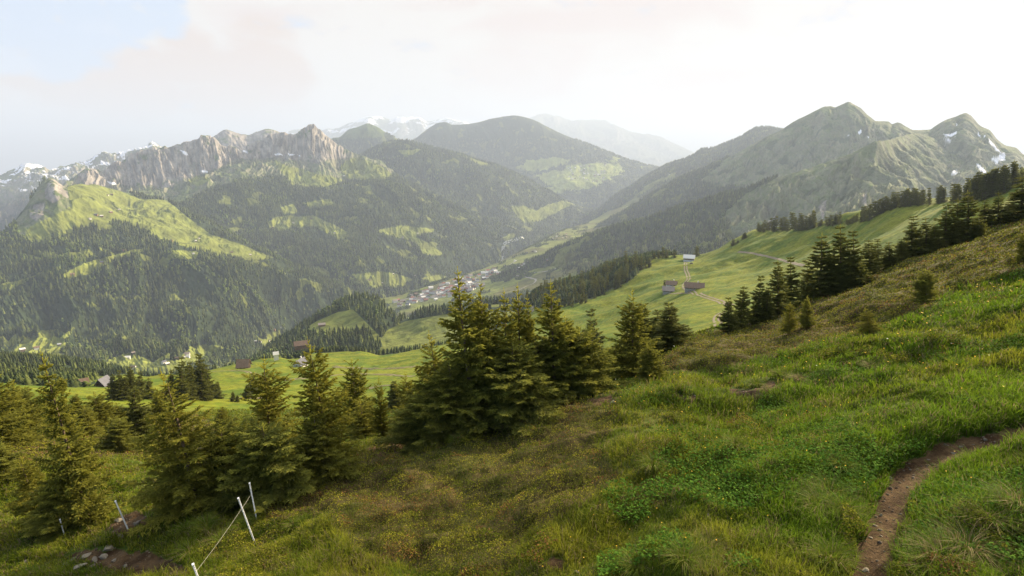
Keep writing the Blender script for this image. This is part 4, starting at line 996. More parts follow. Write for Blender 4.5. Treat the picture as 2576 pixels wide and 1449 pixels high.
TUSS = [(2085,1262,.42),(2060,1290,.36),(2120,1300,.36),(2480,1330,.38),(2560,1290,.40),(2370,1425,.42),(2430,1400,.40),(2340,1446,.34),(1640,1180,.34),(1850,1130,.30),(1960,950,.3),(1900,975,.3),(2010,960,.28),(2110,1180,.3),(2090,1420,.34),(1240,1080,.3),(1270,1085,.28),(1150,1115,.3),(1390,1035,.3),(520,1330,.36),(560,1370,.34),(480,1400,.36),(470,1340,.3),(610,1330,.3),(740,1330,.28),(1720,1420,.3),(1600,1440,.28),(1780,1390,.28),(2190,930,.28),(1745,1420,.3)]
parts = []
# fine turf everywhere
tall = sstep(-0.25, 0.55, fbm(G.x / 2.2, G.y / 2.2, 3, 88) + 0.25 * (G.u > 1700))
P, i, j = G.sample(cover_density(lushw & (G.d < 110), 1.0, 4200), 501)
n = len(P); rg = np.random.default_rng(502); px = world_px(P); tl = tall[i, j]
ln = rg.uniform(0.08, 0.20, n) * (0.75 + 1.0 * tl) * np.clip(1.0 + 0.006 * P[:, 1], 1, 1.3); ln = np.maximum(ln, px * 2.2)
wd = np.maximum(rg.uniform(0.004, 0.008, n), px * 0.45)
nz = nfield(P, 2.4, 89) + 0.5 * nfield(P, 0.5, 90)
g0 = lerp(np.array([0.105, 0.145, 0.010]), np.array([0.215, 0.225, 0.020]), sstep(-0.6, 0.7, nz + rg.normal(0, 0.25, n)))
g0 = lerp(g0, np.array([0.110, 0.200, 0.010]), 0.75 * sstep(1500, 2100, G.u[i, j]) * sstep(-0.5, 0.4, nfield(P, 4.0, 95) + 0.3))
dry = (rg.random(n) < 0.10 + 0.28 * sstep(0.15, 0.6, nfield(P, 1.1, 91)) * (1 - 0.5 * sstep(1600, 2200, G.u[i, j])))
straw = lerp(np.array([0.17, 0.13, 0.06]), np.array([0.25, 0.20, 0.10]), rg.random(n))
g0 = np.where(dry[:, None], straw, g0)
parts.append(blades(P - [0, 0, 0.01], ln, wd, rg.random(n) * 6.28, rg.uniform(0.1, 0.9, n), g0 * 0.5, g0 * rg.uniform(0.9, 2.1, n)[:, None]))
# sparse blades through the dwarf shrubs
P, i, j = G.sample(cover_density(isheath & vis & (G.d < 60), 0.16, 500), 503); n = len(P); px = world_px(P)
g0 = lerp(np.array([0.070, 0.085, 0.015]), np.array([0.20, 0.155, 0.07]), rg.random(n) ** 1.5)
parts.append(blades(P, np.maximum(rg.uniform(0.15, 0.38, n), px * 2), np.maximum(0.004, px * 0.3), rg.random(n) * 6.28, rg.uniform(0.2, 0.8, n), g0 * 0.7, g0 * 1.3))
# tufts spread through the turf
P, i, j = G.sample((lushw & (G.d < 45)) * 0.55 * tall, 505)
if len(P):
    k = 46; n0 = len(P); rad = rg.uniform(0.10, 0.24, n0)
    Q = np.repeat(P, k, 0); R_ = np.repeat(rad, k); a = rg.random(n0 * k) * 6.28; r = rg.random(n0 * k) ** 0.6
    Q = Q + np.stack([np.cos(a) * r * R_ * 0.45, np.sin(a) * r * R_ * 0.45, -0.01 + 0 * a], -1); px = world_px(Q)
    g0 = lerp(np.array([0.085, 0.160, 0.012]), np.array([0.160, 0.195, 0.020]), np.repeat(rg.random(n0), k))
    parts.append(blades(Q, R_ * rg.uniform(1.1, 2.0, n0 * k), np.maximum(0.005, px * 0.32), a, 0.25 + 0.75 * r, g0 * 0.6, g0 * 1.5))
v, f, c = merge(parts)
tag(mesh_np('grass', v, f, M['grass'], c), kind='stuff')
print('grass faces', len(f))
# large tussocks one by one
names = []
for q, (u, v_, R0) in enumerate(TUSS):
    b = G.hit(u, v_); k = 360; R0 *= 0.8; a = rg.random(k) * 6.28; r = rg.random(k) ** 0.55
    Q = np.stack([np.cos(a) * r * R0 * 0.42, np.sin(a) * r * R0 * 0.42, -0.04 + 0.10 * R0 * (1 - r * r) + 0 * a], -1)
    d = math.hypot(b.x, b.y); wpx = d * 1.15 / 569
    strawy = q in (3, 4, 5, 6, 12, 15, 16, 18, 28)
    g0 = lerp(np.array([0.085, 0.155, 0.012]), np.array([0.17, 0.19, 0.025]), rg.random(k))
    dr = rg.random(k) < (0.55 if strawy else 0.14)
    g0 = np.where(dr[:, None], lerp(np.array([0.19, 0.145, 0.07]), np.array([0.29, 0.235, 0.12]), rg.random(k)), g0)
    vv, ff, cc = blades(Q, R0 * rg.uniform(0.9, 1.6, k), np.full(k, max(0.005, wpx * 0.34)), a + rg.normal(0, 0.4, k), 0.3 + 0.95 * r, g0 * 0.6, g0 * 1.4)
    o = mesh_np('grass_tussock', vv, ff, M['grass'], cc); o.location = b
    where = 'left of the path' if u in (2085, 2060, 2110, 2120, 2090) else 'right of the path' if u > 2280 else 'by the white posts' if u < 650 else 'under the central spruces' if v_ < 1120 and u < 1450 else 'in the open slope' 
    tag(o, f'{"straw-coloured" if strawy else "green"} arching grass tussock {where}, {ordinal(sorted([t_[0] for t_ in TUSS]).index(u) + 1)} tussock from the left', 'grass tussock', 'grass tussocks on the near slope')
# dwarf shrubs: many small leaves over low cushions
hum = np.maximum(fbm(G.x / 0.9, G.y / 0.9, 3, 120) + 0.25, 0) * 0.28 + 0.04
edge_shrub = (lushw & (fbm(G.x / 3.5, G.y / 3.5, 3, 133) > 0.28) & (G.d < 70))
sh_mask = ((isheath & vis) | edge_shrub)
P, i, j = G.sample(cover_density(sh_mask, 1.9, 6500) * (G.d < 125), 507)
n = len(P); px = world_px(P)
P = P + np.stack([0 * px, 0 * px, hum[i, j] * rg.random(n) ** 0.45 * np.clip(1.15 - 0.006 * np.hypot(P[:, 0], P[:, 1]), 0.6, 1.2)], -1)
sz = np.maximum(rg.uniform(0.010, 0.020, n), px * 0.62)
hz = nfield(P, 1.4, 121) + 0.35 * nfield(P, 0.3, 122); hy = nfield(P, 0.8, 125)
c0 = lerp(np.array([0.098, 0.120, 0.011]), np.array([0.230, 0.215, 0.022]), sstep(-0.5, 0.6, hy + rg.normal(0, 0.3, n)))
red = (rg.random(n) < 0.5 * sstep(0.2, 0.65, hz)); c0 = np.where(red[:, None], lerp(np.array([0.16, 0.070, 0.025]), np.array([0.26, 0.14, 0.045]), rg.random(n)), c0)
brn = rg.random(n) < 0.14; c0 = np.where(brn[:, None], np.array([0.12, 0.085, 0.045]) * rg.uniform(0.6, 1.3, n)[:, None], c0)
# broad herb leaves: clumps of greener leaf
HERB = [[(1960,1090),(2120,1070),(2200,1120),(2200,1230),(2100,1300),(1990,1290),(1900,1200)],[(1700,1180),(1960,1120),(1990,1260),(1850,1300),(1700,1260)],[(1500,1240),(1580,1225),(1610,1290),(1530,1300)],[(2380,1110),(2200,1150),(2180,1220),(2240,1190)]]
def leaf_quads(P, sz, c0, flat):
    n = len(P); a = rg.random(n) * 6.28; ti = rg.uniform(-1, 1, n) * flat
    dx = np.stack([np.cos(a) * np.cos(ti), np.sin(a) * np.cos(ti), np.sin(ti)], -1)
    dy = np.stack([-np.sin(a), np.cos(a), rg.uniform(-0.7, 0.7, n)], -1)
    V = np.stack([P - dx * sz[:, None], P + dy * sz[:, None] * 0.6, P + dx * sz[:, None], P - dy * sz[:, None] * 0.6], 1).reshape(-1, 3)
    return V, np.arange(n * 4).reshape(n, 4), np.repeat(c0 * rg.uniform(0.45, 1.65, n)[:, None], 4, 0)
v1 = leaf_quads(P, sz, c0, 0.9)
tag(mesh_np('dwarf_shrubs', *v1[:2], M['leaves'], v1[2]), kind='stuff')
hm = (inany(G.u, G.v, HERB) | ((fbm(G.x / 2.8, G.y / 2.8, 3, 140) > 0.34) & (G.u > 1500))) & lushw & (G.d < 45)
P, i, j = G.sample(cover_density(hm, 0.75, 1500), 509); n = len(P); px = world_px(P)
P = P + np.stack([0 * px, 0 * px, rg.uniform(0.05, 0.24, n)], -1)
c0 = lerp(np.array([0.050, 0.120, 0.014]), np.array([0.105, 0.185, 0.020]), rg.random(n))
v1 = leaf_quads(P, np.maximum(rg.uniform(0.016, 0.034, n), px * 0.7), c0, 0.5)
tag(mesh_np('broadleaf_herbs', *v1[:2], M['leaves'], v1[2]), kind='stuff')
# flowers
P, i, j = G.sample((lushw & (G.d < 40) & (G.u > 1200)) * 2.2 * (fbm(G.x / 2, G.y / 2, 2, 150) > 0.05), 511); n = len(P); px = world_px(P)
top = P + np.stack([rg.normal(0, .03, n), rg.normal(0, .03, n), rg.uniform(0.18, 0.32, n)], -1)
yl = np.where((rg.random(n) < 0.96)[:, None], np.array([0.80, 0.50, 0.03]), np.array([0.80, 0.76, 0.62]))
a1 = leaf_quads(top, np.maximum(0.013, px * 0.7), yl, 0.3); a2 = leaf_quads(top, np.maximum(0.012, px * 0.65), yl, 0.8)
a2 = (a2[0], a2[1] + len(a1[0]), a2[2])
tag(mesh_np('wildflowers', np.concatenate([a1[0], a2[0]]), np.concatenate([a1[1], a2[1]]), simple_mat('petals', (0.8, 0.5, 0.05), 0.6, 0.1, vc=True, transl=0.2), np.concatenate([a1[2], a2[2]])), kind='stuff')

# path surface, gravel and stones
def patch_object(name, mask, lift, mat, cols):
    f = G.faces(); m = mask.ravel()[f].all(1); f = f[m]
    ids, inv = np.unique(f, return_inverse=True); P_ = np.stack([G.x, G.y, G.z], -1).reshape(-1, 3)[ids] + [0, 0, lift]
    o = mesh_np(name, P_, inv.reshape(f.shape), mat, cols.reshape(-1, 3)[ids], smooth=True); tag(o, kind='structure')
t = NT('trodden_earth'); p = t.pos(); e1 = t.noise(p, 14.0, 6, 0.7); e2 = t.noise(p, 60.0, 3, 0.6)
M['earth'] = t.bsdf(t.scale(t.scale(t.attr(), t.maprange(e1, 0.3, 0.7, 0.6, 1.4)), t.maprange(e2, 0.3, 0.7, 0.8, 1.2)), 0.95, t.bump(e1, 0.9, 0.05), 0.1)
patch_object('path', onpath & (G.d < 40), 0.006, M['earth'], gcol)
patch_object('bare_soil', issoil & (G.d < 60), 0.006, M['earth'], gcol)
M['stone'] = simple_mat('grey_stone', (0.17, 0.145, 0.11), 0.9, 0.35, 9.0, bump=0.6)
M['pale_stone'] = simple_mat('pale_stone', (0.25, 0.215, 0.155), 0.9, 0.3, 9.0, bump=0.5)
def stone_mesh(seed, flat=0.5, sub=2):
    import bmesh
    bm = bmesh.new(); bmesh.ops.create_icosphere(bm, subdivisions=sub, radius=1.0)
    rg_ = random.Random(seed); pl = [(Vector((rg_.gauss(0, 1), rg_.gauss(0, 1), rg_.gauss(0, .7))).normalized(), rg_.uniform(0.35, 0.75)) for _ in range(12)]
    for v in bm.verts:
        for nrm, dd in pl:
            k = v.co.dot(nrm)
            if k > dd: v.co -= nrm * (k - dd)
        v.co.z *= flat
    me = bpy.data.meshes.new('stone'); bm.to_mesh(me); bm.free(); return me
SM = [stone_mesh(i, [0.3, 0.5, 0.7, 0.25][i % 4]) for i in range(8)]
STN = [(2178,1435,26,'pale flat slab lying on the path at the bottom edge',1),(2140,1397,20,'pale wedge-shaped stone on the left edge of the path',1),(2140,1440,18,'small pale stone at the foot of the path',1),(2191,1354,16,'flat stone in the middle of the lower path',1),(2219,1350,13,'thin stone near the right side of the lower path',1),(2209,1334,10,'small pale stone above the flat one on the path',1),(2217,1298,16,'double-looking pale stone on the path bend',1),
       (2239,1206,15,'stone on the inner edge where the path bends',0),(2398,1141,16,'grey stone on the outer edge of the upper path',0),(2418,1125,14,'darker stone on the upper path beside a grey one',0),(2478,1109,16,'rounded stone far up the path by the right edge',0),(2335,1157,11,'small stone in the middle of the upper path',0),(2450,1119,12,'little grey stone between two larger ones on the upper path',0),
       (1542,1013,20,'pale rock on bare soil right of the central spruces',1),(1782,1303,30,'grey rock sunk in the grass at lower centre right',0),(1452,1440,26,'grey stone at the bottom edge in the centre right',0),
       (300,1311,38,'long pale slab leaning in the bare soil by the left spruces',1),(346,1318,26,'upright block right of the long pale slab',0),(302,1354,28,'rounded grey stone below the long pale slab',0),(198,1429,50,'big triangular slab at the bottom left',1),(67,1416,22,'single stone in grass near the bottom left corner',0),(271,1382,40,'flat slab uphill in the stone heap at bottom left',1),(317,1425,18,'small stone at the right end of the heap',1),
       (185,1408,30,'slab at the left end of the stone heap',0),(215,1400,34,'thin slab lying on top of the stone heap',1),(240,1412,30,'slab in the middle of the stone heap',0),(262,1404,28,'tilted slab at the back right of the stone heap',1),(232,1425,26,'slab at the front of the stone heap',0),(165,1420,22,'little stone at the left foot of the heap',0),(287,1412,22,'small block right of the tilted slab',0)]
for q, (u, v_, w, lab, pale) in enumerate(STN):
    b = G.hit(u, v_); depth = b.y * math.cos(PITCH) - b.z * math.sin(PITCH); s = w / F * depth * 0.5
    o = bpy.data.objects.new('stone', SM[q % 8].copy()); o.data.materials.append(M['pale_stone'] if pale else M['stone'])
    o.location = b + Vector((0, 0, s * 0.15)); o.scale = (s, s * random.uniform(0.7, 1), s); o.rotation_euler = (random.uniform(-.3, .3), random.uniform(-.3, .3), random.random() * 6.28)
    COL.objects.link(o); tag(o, lab, 'stone', 'stones on the slope and path')
P, i, j = G.sample((onpath | issoil) * vis * 110.0 * (G.d < 35), 513); n = len(P)
oct_v = np.array([(1,0,0),(-1,0,0),(0,1,0),(0,-1,0),(0,0,.7),(0,0,-.7)]); oct_f = np.array([(0,2,4),(2,1,4),(1,3,4),(3,0,4),(2,0,5),(1,2,5),(3,1,5),(0,3,5)])
sz = rg.exponential(0.010, n) + 0.006; sz = np.minimum(sz, 0.05)
V_ = (oct_v[None] * sz[:, None, None] * rg.uniform(0.6, 1.3, (n, 6, 1)) + P[:, None] + [0, 0, 0.004]).reshape(-1, 3)
F_ = (oct_f[None] + np.arange(n)[:, None, None] * 6).reshape(-1, 3)
cg = np.repeat(lerp(np.array([0.08, 0.055, 0.035]), np.array([0.22, 0.18, 0.13]), rg.random(n) ** 1.5), 6, 0)
tag(mesh_np('gravel', V_, F_, simple_mat('gravel_stone', (0.3, 0.3, 0.3), 0.9, 0.2, 20, vc=True), cg), kind='stuff')

# ------------------------------------------------------------------ fence stakes and wire
import bmesh
M['plastic'] = simple_mat('white_plastic', (0.80, 0.80, 0.78), 0.45, 0.06, 3.0, spec=0.4)
M['steel'] = simple_mat('steel', (0.35, 0.34, 0.33), 0.4, 0.1, 5.0, spec=0.5, metal=0.8)
M['cord'] = simple_mat('fence_cord', (0.40, 0.38, 0.32), 0.7, 0.1, 5.0)
def bm_box(bm, c, s, rot=None):
    r = bmesh.ops.create_cube(bm, size=1.0); vs = r['verts']
    bmesh.ops.scale(bm, vec=s, verts=vs)
    if rot is not None: bmesh.ops.rotate(bm, cent=(0, 0, 0), matrix=rot, verts=vs)
    bmesh.ops.translate(bm, vec=c, verts=vs)
def bm_obj(name, bm, mat, parent=None):
    me = bpy.data.meshes.new(name); bm.to_mesh(me); bm.free()
    for m_ in (mat if isinstance(mat, list) else [mat]): me.materials.append(m_)
    o = bpy.data.objects.new(name, me); COL.objects.link(o); o.parent = parent; return o
def stake_parts(L):
    b = bmesh.new(); bm_box(b, (0, 0, L * 0.5), (0.030, 0.022, L)); bm_box(b, (0, 0, L + 0.012), (0.042, 0.028, 0.024))
    for k in range(9):
        z = L * (0.28 + 0.075 * k); bm_box(b, (0.022, 0, z), (0.022, 0.010, 0.012)); bm_box(b, (0.031, 0, z + 0.012), (0.006, 0.010, 0.024))
    ft = bmesh.new(); bm_box(ft, (0, 0, -0.06), (0.012, 0.012, 0.12)); bm_box(ft, (-0.045, 0, 0.05), (0.07, 0.018, 0.014))
    return b, ft
ends = []
POSTS = [((642,1368),(600,1255),'nearest full white plastic fence stake leaning left, right of the logo corner'),((646,1308),(628,1217),'white fence stake just behind and right of the nearest one'),((322,1332),(291,1262),'white fence stake leaning left in front of the big yellowish spruce'),
         ((165,1356),(151,1308),'short-looking white fence stake beside the leftmost leaning trunk'),((512,1490),(486,1421),'white fence stake cut by the bottom edge of the picture'),((576,1180),(566,1143),'farthest pale fence stake between the two groups of left spruces')]
for (ub, vb), (ut, vt), lab in POSTS:
    b = G.hit(ub, vb); d = math.hypot(b.x, b.y); tp = Vector(pt(ut, vt, d)); H = (tp - b).length
    e = empty('fence_stake', b); e.rotation_mode = 'QUATERNION'; e.rotation_quaternion = (tp - b).to_track_quat('Z', 'Y')
    # turn the lugs across the view
    tag(e, lab.replace(', right of the logo corner', ', beside the grass at lower left'), 'fence post', 'white stakes of the pasture fence')
    bb, ft = stake_parts(max(0.75, H)); bm_obj('stake', bb, M['plastic'], e); bm_obj('foot_spike', ft, M['steel'], e)
    s = 1.35; e.scale = (s, s, H / max(0.75, H)); ends.append((b, tp))
def cord(name, pts, r, label, cat):
    V, Fc = [], []
    for k, p in enumerate(pts):
        for i in range(4): a = i * 1.5708; V.append((p.x + math.cos(a) * r, p.y, p.z + math.sin(a) * r))
    for k in range(len(pts) - 1):
        for i in range(4): j = (i + 1) % 4; Fc.append((k * 4 + i, k * 4 + j, (k + 1) * 4 + j, (k + 1) * 4 + i))
    return tag(mesh_np(name, np.array(V), np.array(Fc), M['cord']), label, cat, 'cords of the pasture fence')
def at_post(i, f): return ends[i][0].lerp(ends[i][1], f)
def sag(a, b, s, n=12): return [a.lerp(b, k / n) - Vector((0, 0, s * 4 * (k / n) * (1 - k / n))) for k in range(n + 1)]
cord('fence_wire', sag(at_post(4, 0.75), at_post(0, 0.8), 0.03), 0.0028, 'thin pale cord running up from the bottom edge to the nearest white stake', 'fence wire')
cord('fence_wire', sag(at_post(0, 0.8), at_post(1, 0.75), 0.02), 0.0028, 'thin pale cord between the two close white stakes', 'fence wire')
cord('fence_wire', sag(at_post(1, 0.75), at_post(5, 0.7), 0.08), 0.006, 'thin pale cord from the second stake up to the farthest stake', 'fence wire')
# ------------------------------------------------------------------ tracks, river and buildings
SHEETS = [G, DM, A, B, C, Dp, E, V, H1, H2, H3]
def has_hit(s, u, v):
    a, t = azt(u, v); a, t = float(a), float(t)
    if a < s.az[0] or a > s.az[-1]: return None
    c = np.interp(a, s.az, np.arange(len(s.az))); i = int(min(c, len(s.az) - 2)); f = c - i
    g = (s.z[:, i] / s.d[:, i]) * (1 - f) + (s.z[:, i + 1] / s.d[:, i + 1]) * f - t
    if not ((g[:-1] < 0) & (g[1:] >= 0)).any(): return None
    return s.hit(u, v)
def scene_hit(u, v):
    best = None
    for s in SHEETS:
        h = has_hit(s, u, v)
        if h is not None and (best is None or math.hypot(h.x, h.y) < math.hypot(best[0].x, best[0].y)): best = (h, s)
    return best
M['track'] = simple_mat('track_gravel', (0.20, 0.165, 0.11), 0.95, 0.25, 0.4)
M['track2'] = simple_mat('grass_verge', (0.13, 0.15, 0.04), 0.95, 0.25, 0.4)
M['road'] = simple_mat('valley_road_surface', (0.30, 0.28, 0.25), 0.9, 0.15, 0.05)
M['water'] = simple_mat('river_water', (0.30, 0.33, 0.33), 0.35, 0.2, 0.02, spec=0.5)
def ribbon(name, pts, width, mat, sheet=None, lift=0.12, twin=False):
    pp = []
    for (u0, v0), (u1, v1) in zip(pts[:-1], pts[1:]):
        n = max(2, int(math.hypot(u1 - u0, v1 - v0) / 3))
        for k in range(n): pp.append((u0 + (u1 - u0) * k / n, v0 + (v1 - v0) * k / n))
    pp.append(pts[-1]); W = []
    for u, v in pp:
        if sheet is not None: W.append(sheet.hit(u, v))
        else:
            h = scene_hit(u, v)
            if h is not None: W.append(h[0])
    XY = np.array([(w.x, w.y) for w in W]); 
    for _ in range(3): XY[1:-1] = (XY[:-2] + 2 * XY[1:-1] + XY[2:]) / 4
    T = np.gradient(XY, axis=0); T /= np.linalg.norm(T, axis=1, keepdims=True) + 1e-9; N = np.stack([-T[:, 1], T[:, 0]], -1)
    offs = [(-width / 2, -width / 6), (width / 6, width / 2)] if twin else [(-width / 2, 0), (0, width / 2)]
    V, Fc = [], []
    for a, b in offs:
        L_, R_ = XY + N * a, XY + N * b
        sh = sheet if sheet is not None else scene_hit(*pp[len(pp) // 2])[1]
        zl, zr = sh.height(L_[:, 0], L_[:, 1]) + lift, sh.height(R_[:, 0], R_[:, 1]) + lift
        o = len(V)
        for k in range(len(XY)): V += [(L_[k, 0], L_[k, 1], zl[k]), (R_[k, 0], R_[k, 1], zr[k])]
        for k in range(len(XY) - 1): Fc.append((o + 2 * k, o + 2 * k + 1, o + 2 * k + 3, o + 2 * k + 2))
    tag(mesh_np(name, np.array(V), np.array(Fc), mat), kind='structure')
for pts, w, tw in [([(1728,652),(1724,665),(1725,680),(1731,692),(1734,702),(1725,710),(1719,718),(1724,726),(1745,736),(1775,747),(1808,757),(1840,768)],4.2,True),([(1680,740),(1705,738),(1738,738)],2.0,False),([(1818,786),(1805,793),(1800,803),(1806,814),(1813,826)],3.2,True),
      ([(1856,634),(1885,636),(1920,643),(1970,655),(2022,669)],3.0,False),([(1325,741),(1331,752),(1338,764),(1340,784)],4.0,False),([(534,935),(575,933),(612,933),(630,937),(652,945)],3.5,True),([(712,957),(780,950),(850,943),(915,941),(975,943),(1009,946),(1045,947)],4.0,True),
      ([(840,922),(859,925),(917,927),(959,928),(1009,926),(1045,922)],4.0,True),([(925,979),(950,972),(985,969)],2.5,True),([(600,1001),(640,1003),(680,1000)],1.5,False)]:
    ribbon('farm_track', pts, w, M['track'], G, 0.15, tw)
ribbon('valley_road', [(1283,692),(1317,696),(1350,703),(1347,711),(1327,719),(1309,728),(1286,737)], 9, M['road'], V, 1.0)
ribbon('valley_road', [(1283,692),(1330,688),(1374,683),(1420,670)], 8, M['road'], V, 1.0)
ribbon('valley_road', [(1000,758),(1060,742),(1110,728),(1170,708),(1230,688),(1280,668),(1300,655)], 9, M['road'], V, 1.0)
ribbon('river', [(1245,617),(1273,611),(1299,603),(1315,595)], 30, M['water'], None, 2.0)

M['wood_wall'] = simple_mat('weathered_boards', (0.24, 0.155, 0.09), 0.95, 0.35, 1.2, spec=0.03); M['dark_wood'] = simple_mat('dark_boards', (0.060, 0.042, 0.032), 0.9, 0.3, 1.2)
M['white_wall'] = simple_mat('white_render', (0.74, 0.71, 0.65), 0.9, 0.08, 1.0); M['stone_wall'] = simple_mat('rubble_wall', (0.36, 0.33, 0.29), 0.9, 0.3, 1.5)
M['brown_roof'] = simple_mat('brown_roofing', (0.22, 0.150, 0.105), 0.95, 0.2, 0.8, spec=0.03); M['grey_roof'] = simple_mat('grey_shingles', (0.30, 0.25, 0.21), 0.95, 0.2, 0.8, spec=0.03)
M['white_roof'] = simple_mat('bright_metal_roof', (0.80, 0.75, 0.66), 0.85, 0.06, 0.5, spec=0.1); M['red_roof'] = simple_mat('red_tiles', (0.30, 0.13, 0.085), 0.85, 0.2, 0.8); M['slate_roof'] = simple_mat('slate_roofing', (0.13, 0.13, 0.15), 0.7, 0.2, 0.8)
M['pane'] = simple_mat('window_glass', (0.03, 0.035, 0.04), 0.15, 0.1, 1.0, spec=0.6); M['trim'] = simple_mat('pale_trim', (0.5, 0.46, 0.40), 0.8, 0.1, 1.0)
def prism(bm, L, W, H, R, wall_t=0):
    """gabled body: length L along x, width W along y, eaves H, ridge R"""
    v = [bm.verts.new(p) for p in [(-L/2,-W/2,-2.5),(L/2,-W/2,-2.5),(L/2,W/2,-2.5),(-L/2,W/2,-2.5),(-L/2,-W/2,H),(L/2,-W/2,H),(L/2,W/2,H),(-L/2,W/2,H),(-L/2,0,R),(L/2,0,R)]]
    for f in [(0,1,5,4),(2,3,7,6),(1,2,6,9,5),(3,0,4,8,7),(4,5,9,8),(6,7,8,9)]: bm.faces.new([v[i] for i in f])
def slab_roof(bm, L, W, H, R, ov=0.8, th=0.3):
    sl = (R - H) / (W / 2); Lx = L / 2 + ov; Wy = W / 2 + ov
    for s in (-1, 1):
        p = [(-Lx, 0, R + 0.06), (Lx, 0, R + 0.06), (Lx, s * Wy, R - sl * Wy + 0.06), (-Lx, s * Wy, R - sl * Wy + 0.06)]
        lo = [bm.verts.new(q) for q in p]; hi = [bm.verts.new((q[0], q[1], q[2] + th)) for q in p]
        for f in [(hi[0], hi[1], hi[2], hi[3]), (lo[3], lo[2], lo[1], lo[0])] + [(lo[i], lo[(i + 1) % 4], hi[(i + 1) % 4], hi[i]) for i in range(4)]: bm.faces.new(f)
def building(name, base, rz, L, W, H, R, wall, roof, label, group=None, detail=2, cat='house', base_mat=None, chimney=True, win=3):
    e = empty(name, base, rz); tag(e, label, cat, group)
    b = bmesh.new(); prism(b, L, W, H, R); bm_obj('wall', b, M[wall], e)
    b = bmesh.new(); slab_roof(b, L, W, H, R, 0.9 if detail else 0.5); ro = bm_obj('roof', b, M[roof], e)
    if detail:
        if chimney: b = bmesh.new(); bm_box(b, (L * 0.2, W * 0.1, R + 0.5), (0.9, 0.9, 2.0)); bm_obj('chimney', b, M['white_wall'], ro)
        if base_mat: b = bmesh.new(); bm_box(b, (0, 0, H * 0.22 - 1.2), (L + 0.12, W + 0.12, H * 0.44 + 2.4)); bm_obj('plinth', b, M[base_mat], e)
        for sx in range(win):
            x = -L / 2 + L * (sx + 0.5) / win
            for s in (-1, 1):
                b = bmesh.new(); bm_box(b, (x, s * (W / 2 + 0.10), H * 0.68), (1.5, 0.10, 1.3)); w = bm_obj('window', b, M['trim'], e)
                b = bmesh.new(); bm_box(b, (x, s * (W / 2 + 0.17), H * 0.68), (1.2, 0.06, 1.0)); bm_obj('pane', b, M['pane'], w)
        b = bmesh.new(); bm_box(b, (L / 2 + 0.10, 0, 1.1), (0.12, 2.4, 2.4)); bm_obj('door', b, M['dark_wood'], e)
    return e
def put(u, v, sheet=None):
    if sheet is not None: return sheet.hit(u, v)
    h = scene_hit(u, v); return h[0] if h else None
GA = 'alp huts on the middle meadow'
az = lambda p: math.atan2(p.x, p.y)
b = put(1733, 657, G); building('chalet', b, -az(b) - 0.05, 13.5, 9.5, 5.0, 8.6, 'wood_wall', 'white_roof', 'brown wooden chalet with a bright white roof on the meadow crest', GA, base_mat='white_wall', chimney=False)
b = put(1746, 728, G); building('barn', b, -az(b) + 0.05, 15, 7.4, 2.6, 5.8, 'wood_wall', 'brown_roof', 'long brown-roofed barn beside the bend of the farm track', GA, cat='barn', base_mat='stone_wall', win=5)
b = put(1689, 719, G); building('farmhouse', b, -az(b) - 0.1, 9.5, 7, 2.2, 5.0, 'white_wall', 'brown_roof', 'brown-roofed farmhouse with a white gable behind the small grey barn', GA)
b = put(1681, 735, G); building('barn', b, -az(b), 9.6, 7.0, 2.5, 5.4, 'wood_wall', 'grey_roof', 'small barn with weathered grey roof below the farmhouse', GA, cat='barn', base_mat='stone_wall', chimney=False)
GL = 'barns on the lower left meadow'
b = put(614, 926, G); building('barn', b, -az(b) - 0.35, 8.5, 7.0, 2.8, 7.4, 'dark_wood', 'brown_roof', 'dark barn with steep brown roof and open gable on the left meadow', GL, cat='barn', chimney=False)
b = put(648, 913, G); building('hut', b + Vector((8, 20, -2)), -az(b), 4, 3.5, 3.0, 5.0, 'white_wall', 'white_roof', 'tiny bright-roofed hut just beyond the dark barn', GL, cat='hut', detail=0)
b = put(757, 922, G); building('farmhouse', b, -az(b) + 0.9, 9, 7, 3.0, 6.4, 'white_wall', 'slate_roof', 'pale gabled house half hidden by the tallest open spruce', GL)
b = put(752, 893, G); building('barn', b + Vector((-20, 60, -10)), -az(b), 15, 9, 3.5, 7.5, 'wood_wall', 'brown_roof', 'brown roof showing above the meadow edge', GL, cat='barn', chimney=False)
b = put(262, 972, G); building('hut', b, -az(b) + 0.9, 5.2, 4.2, 2.2, 4.8, 'dark_wood', 'slate_roof', 'small hut with blue-grey steep roof behind the left spruces', GL, cat='hut', detail=2, chimney=False, win=1)
b = put(211, 971, G); building('hut', b, -az(b), 4.0, 3.2, 2.2, 3.8, 'wood_wall', 'brown_roof', 'little brown hut left of the blue-grey roofed hut', GL, cat='hut', detail=0)
b = put(810, 820, DM); building('hut', b, -az(b), 15, 10, 4, 7, 'wood_wall', 'grey_roof', 'hut with pale grey roof on the shaded meadow of the wooded hill', None, cat='hut', detail=0)
# car by the chalet
b = put(1739, 664, G); e = empty('parked_car', b, -az(b)); tag(e, 'dark car parked on the grass below the white-roofed chalet', 'car')
bb = bmesh.new(); bm_box(bb, (0, 0, 0.75), (4.3, 1.75, 0.6)); M['car'] = simple_mat('car_paint', (0.10, 0.055, 0.045), 0.35, 0.05, 1, spec=0.5); bm_obj('body', bb, M['car'], e)
bb = bmesh.new(); bm_box(bb, (-0.2, 0, 1.3), (2.3, 1.6, 0.55)); bm_obj('cabin', bb, M['pane'], e)
for sx in (-1, 1):
    for sy in (-1, 1):
        bb = bmesh.new(); bmesh.ops.create_cone(bb, cap_ends=True, segments=14, radius1=0.34, radius2=0.34, depth=0.22, matrix=Matrix.Translation((sx * 1.35, sy * 0.86, 0.34)) @ Matrix.Rotation(1.5708, 4, 'X')); bm_obj('wheel', bb, M['dark_wood'], e)
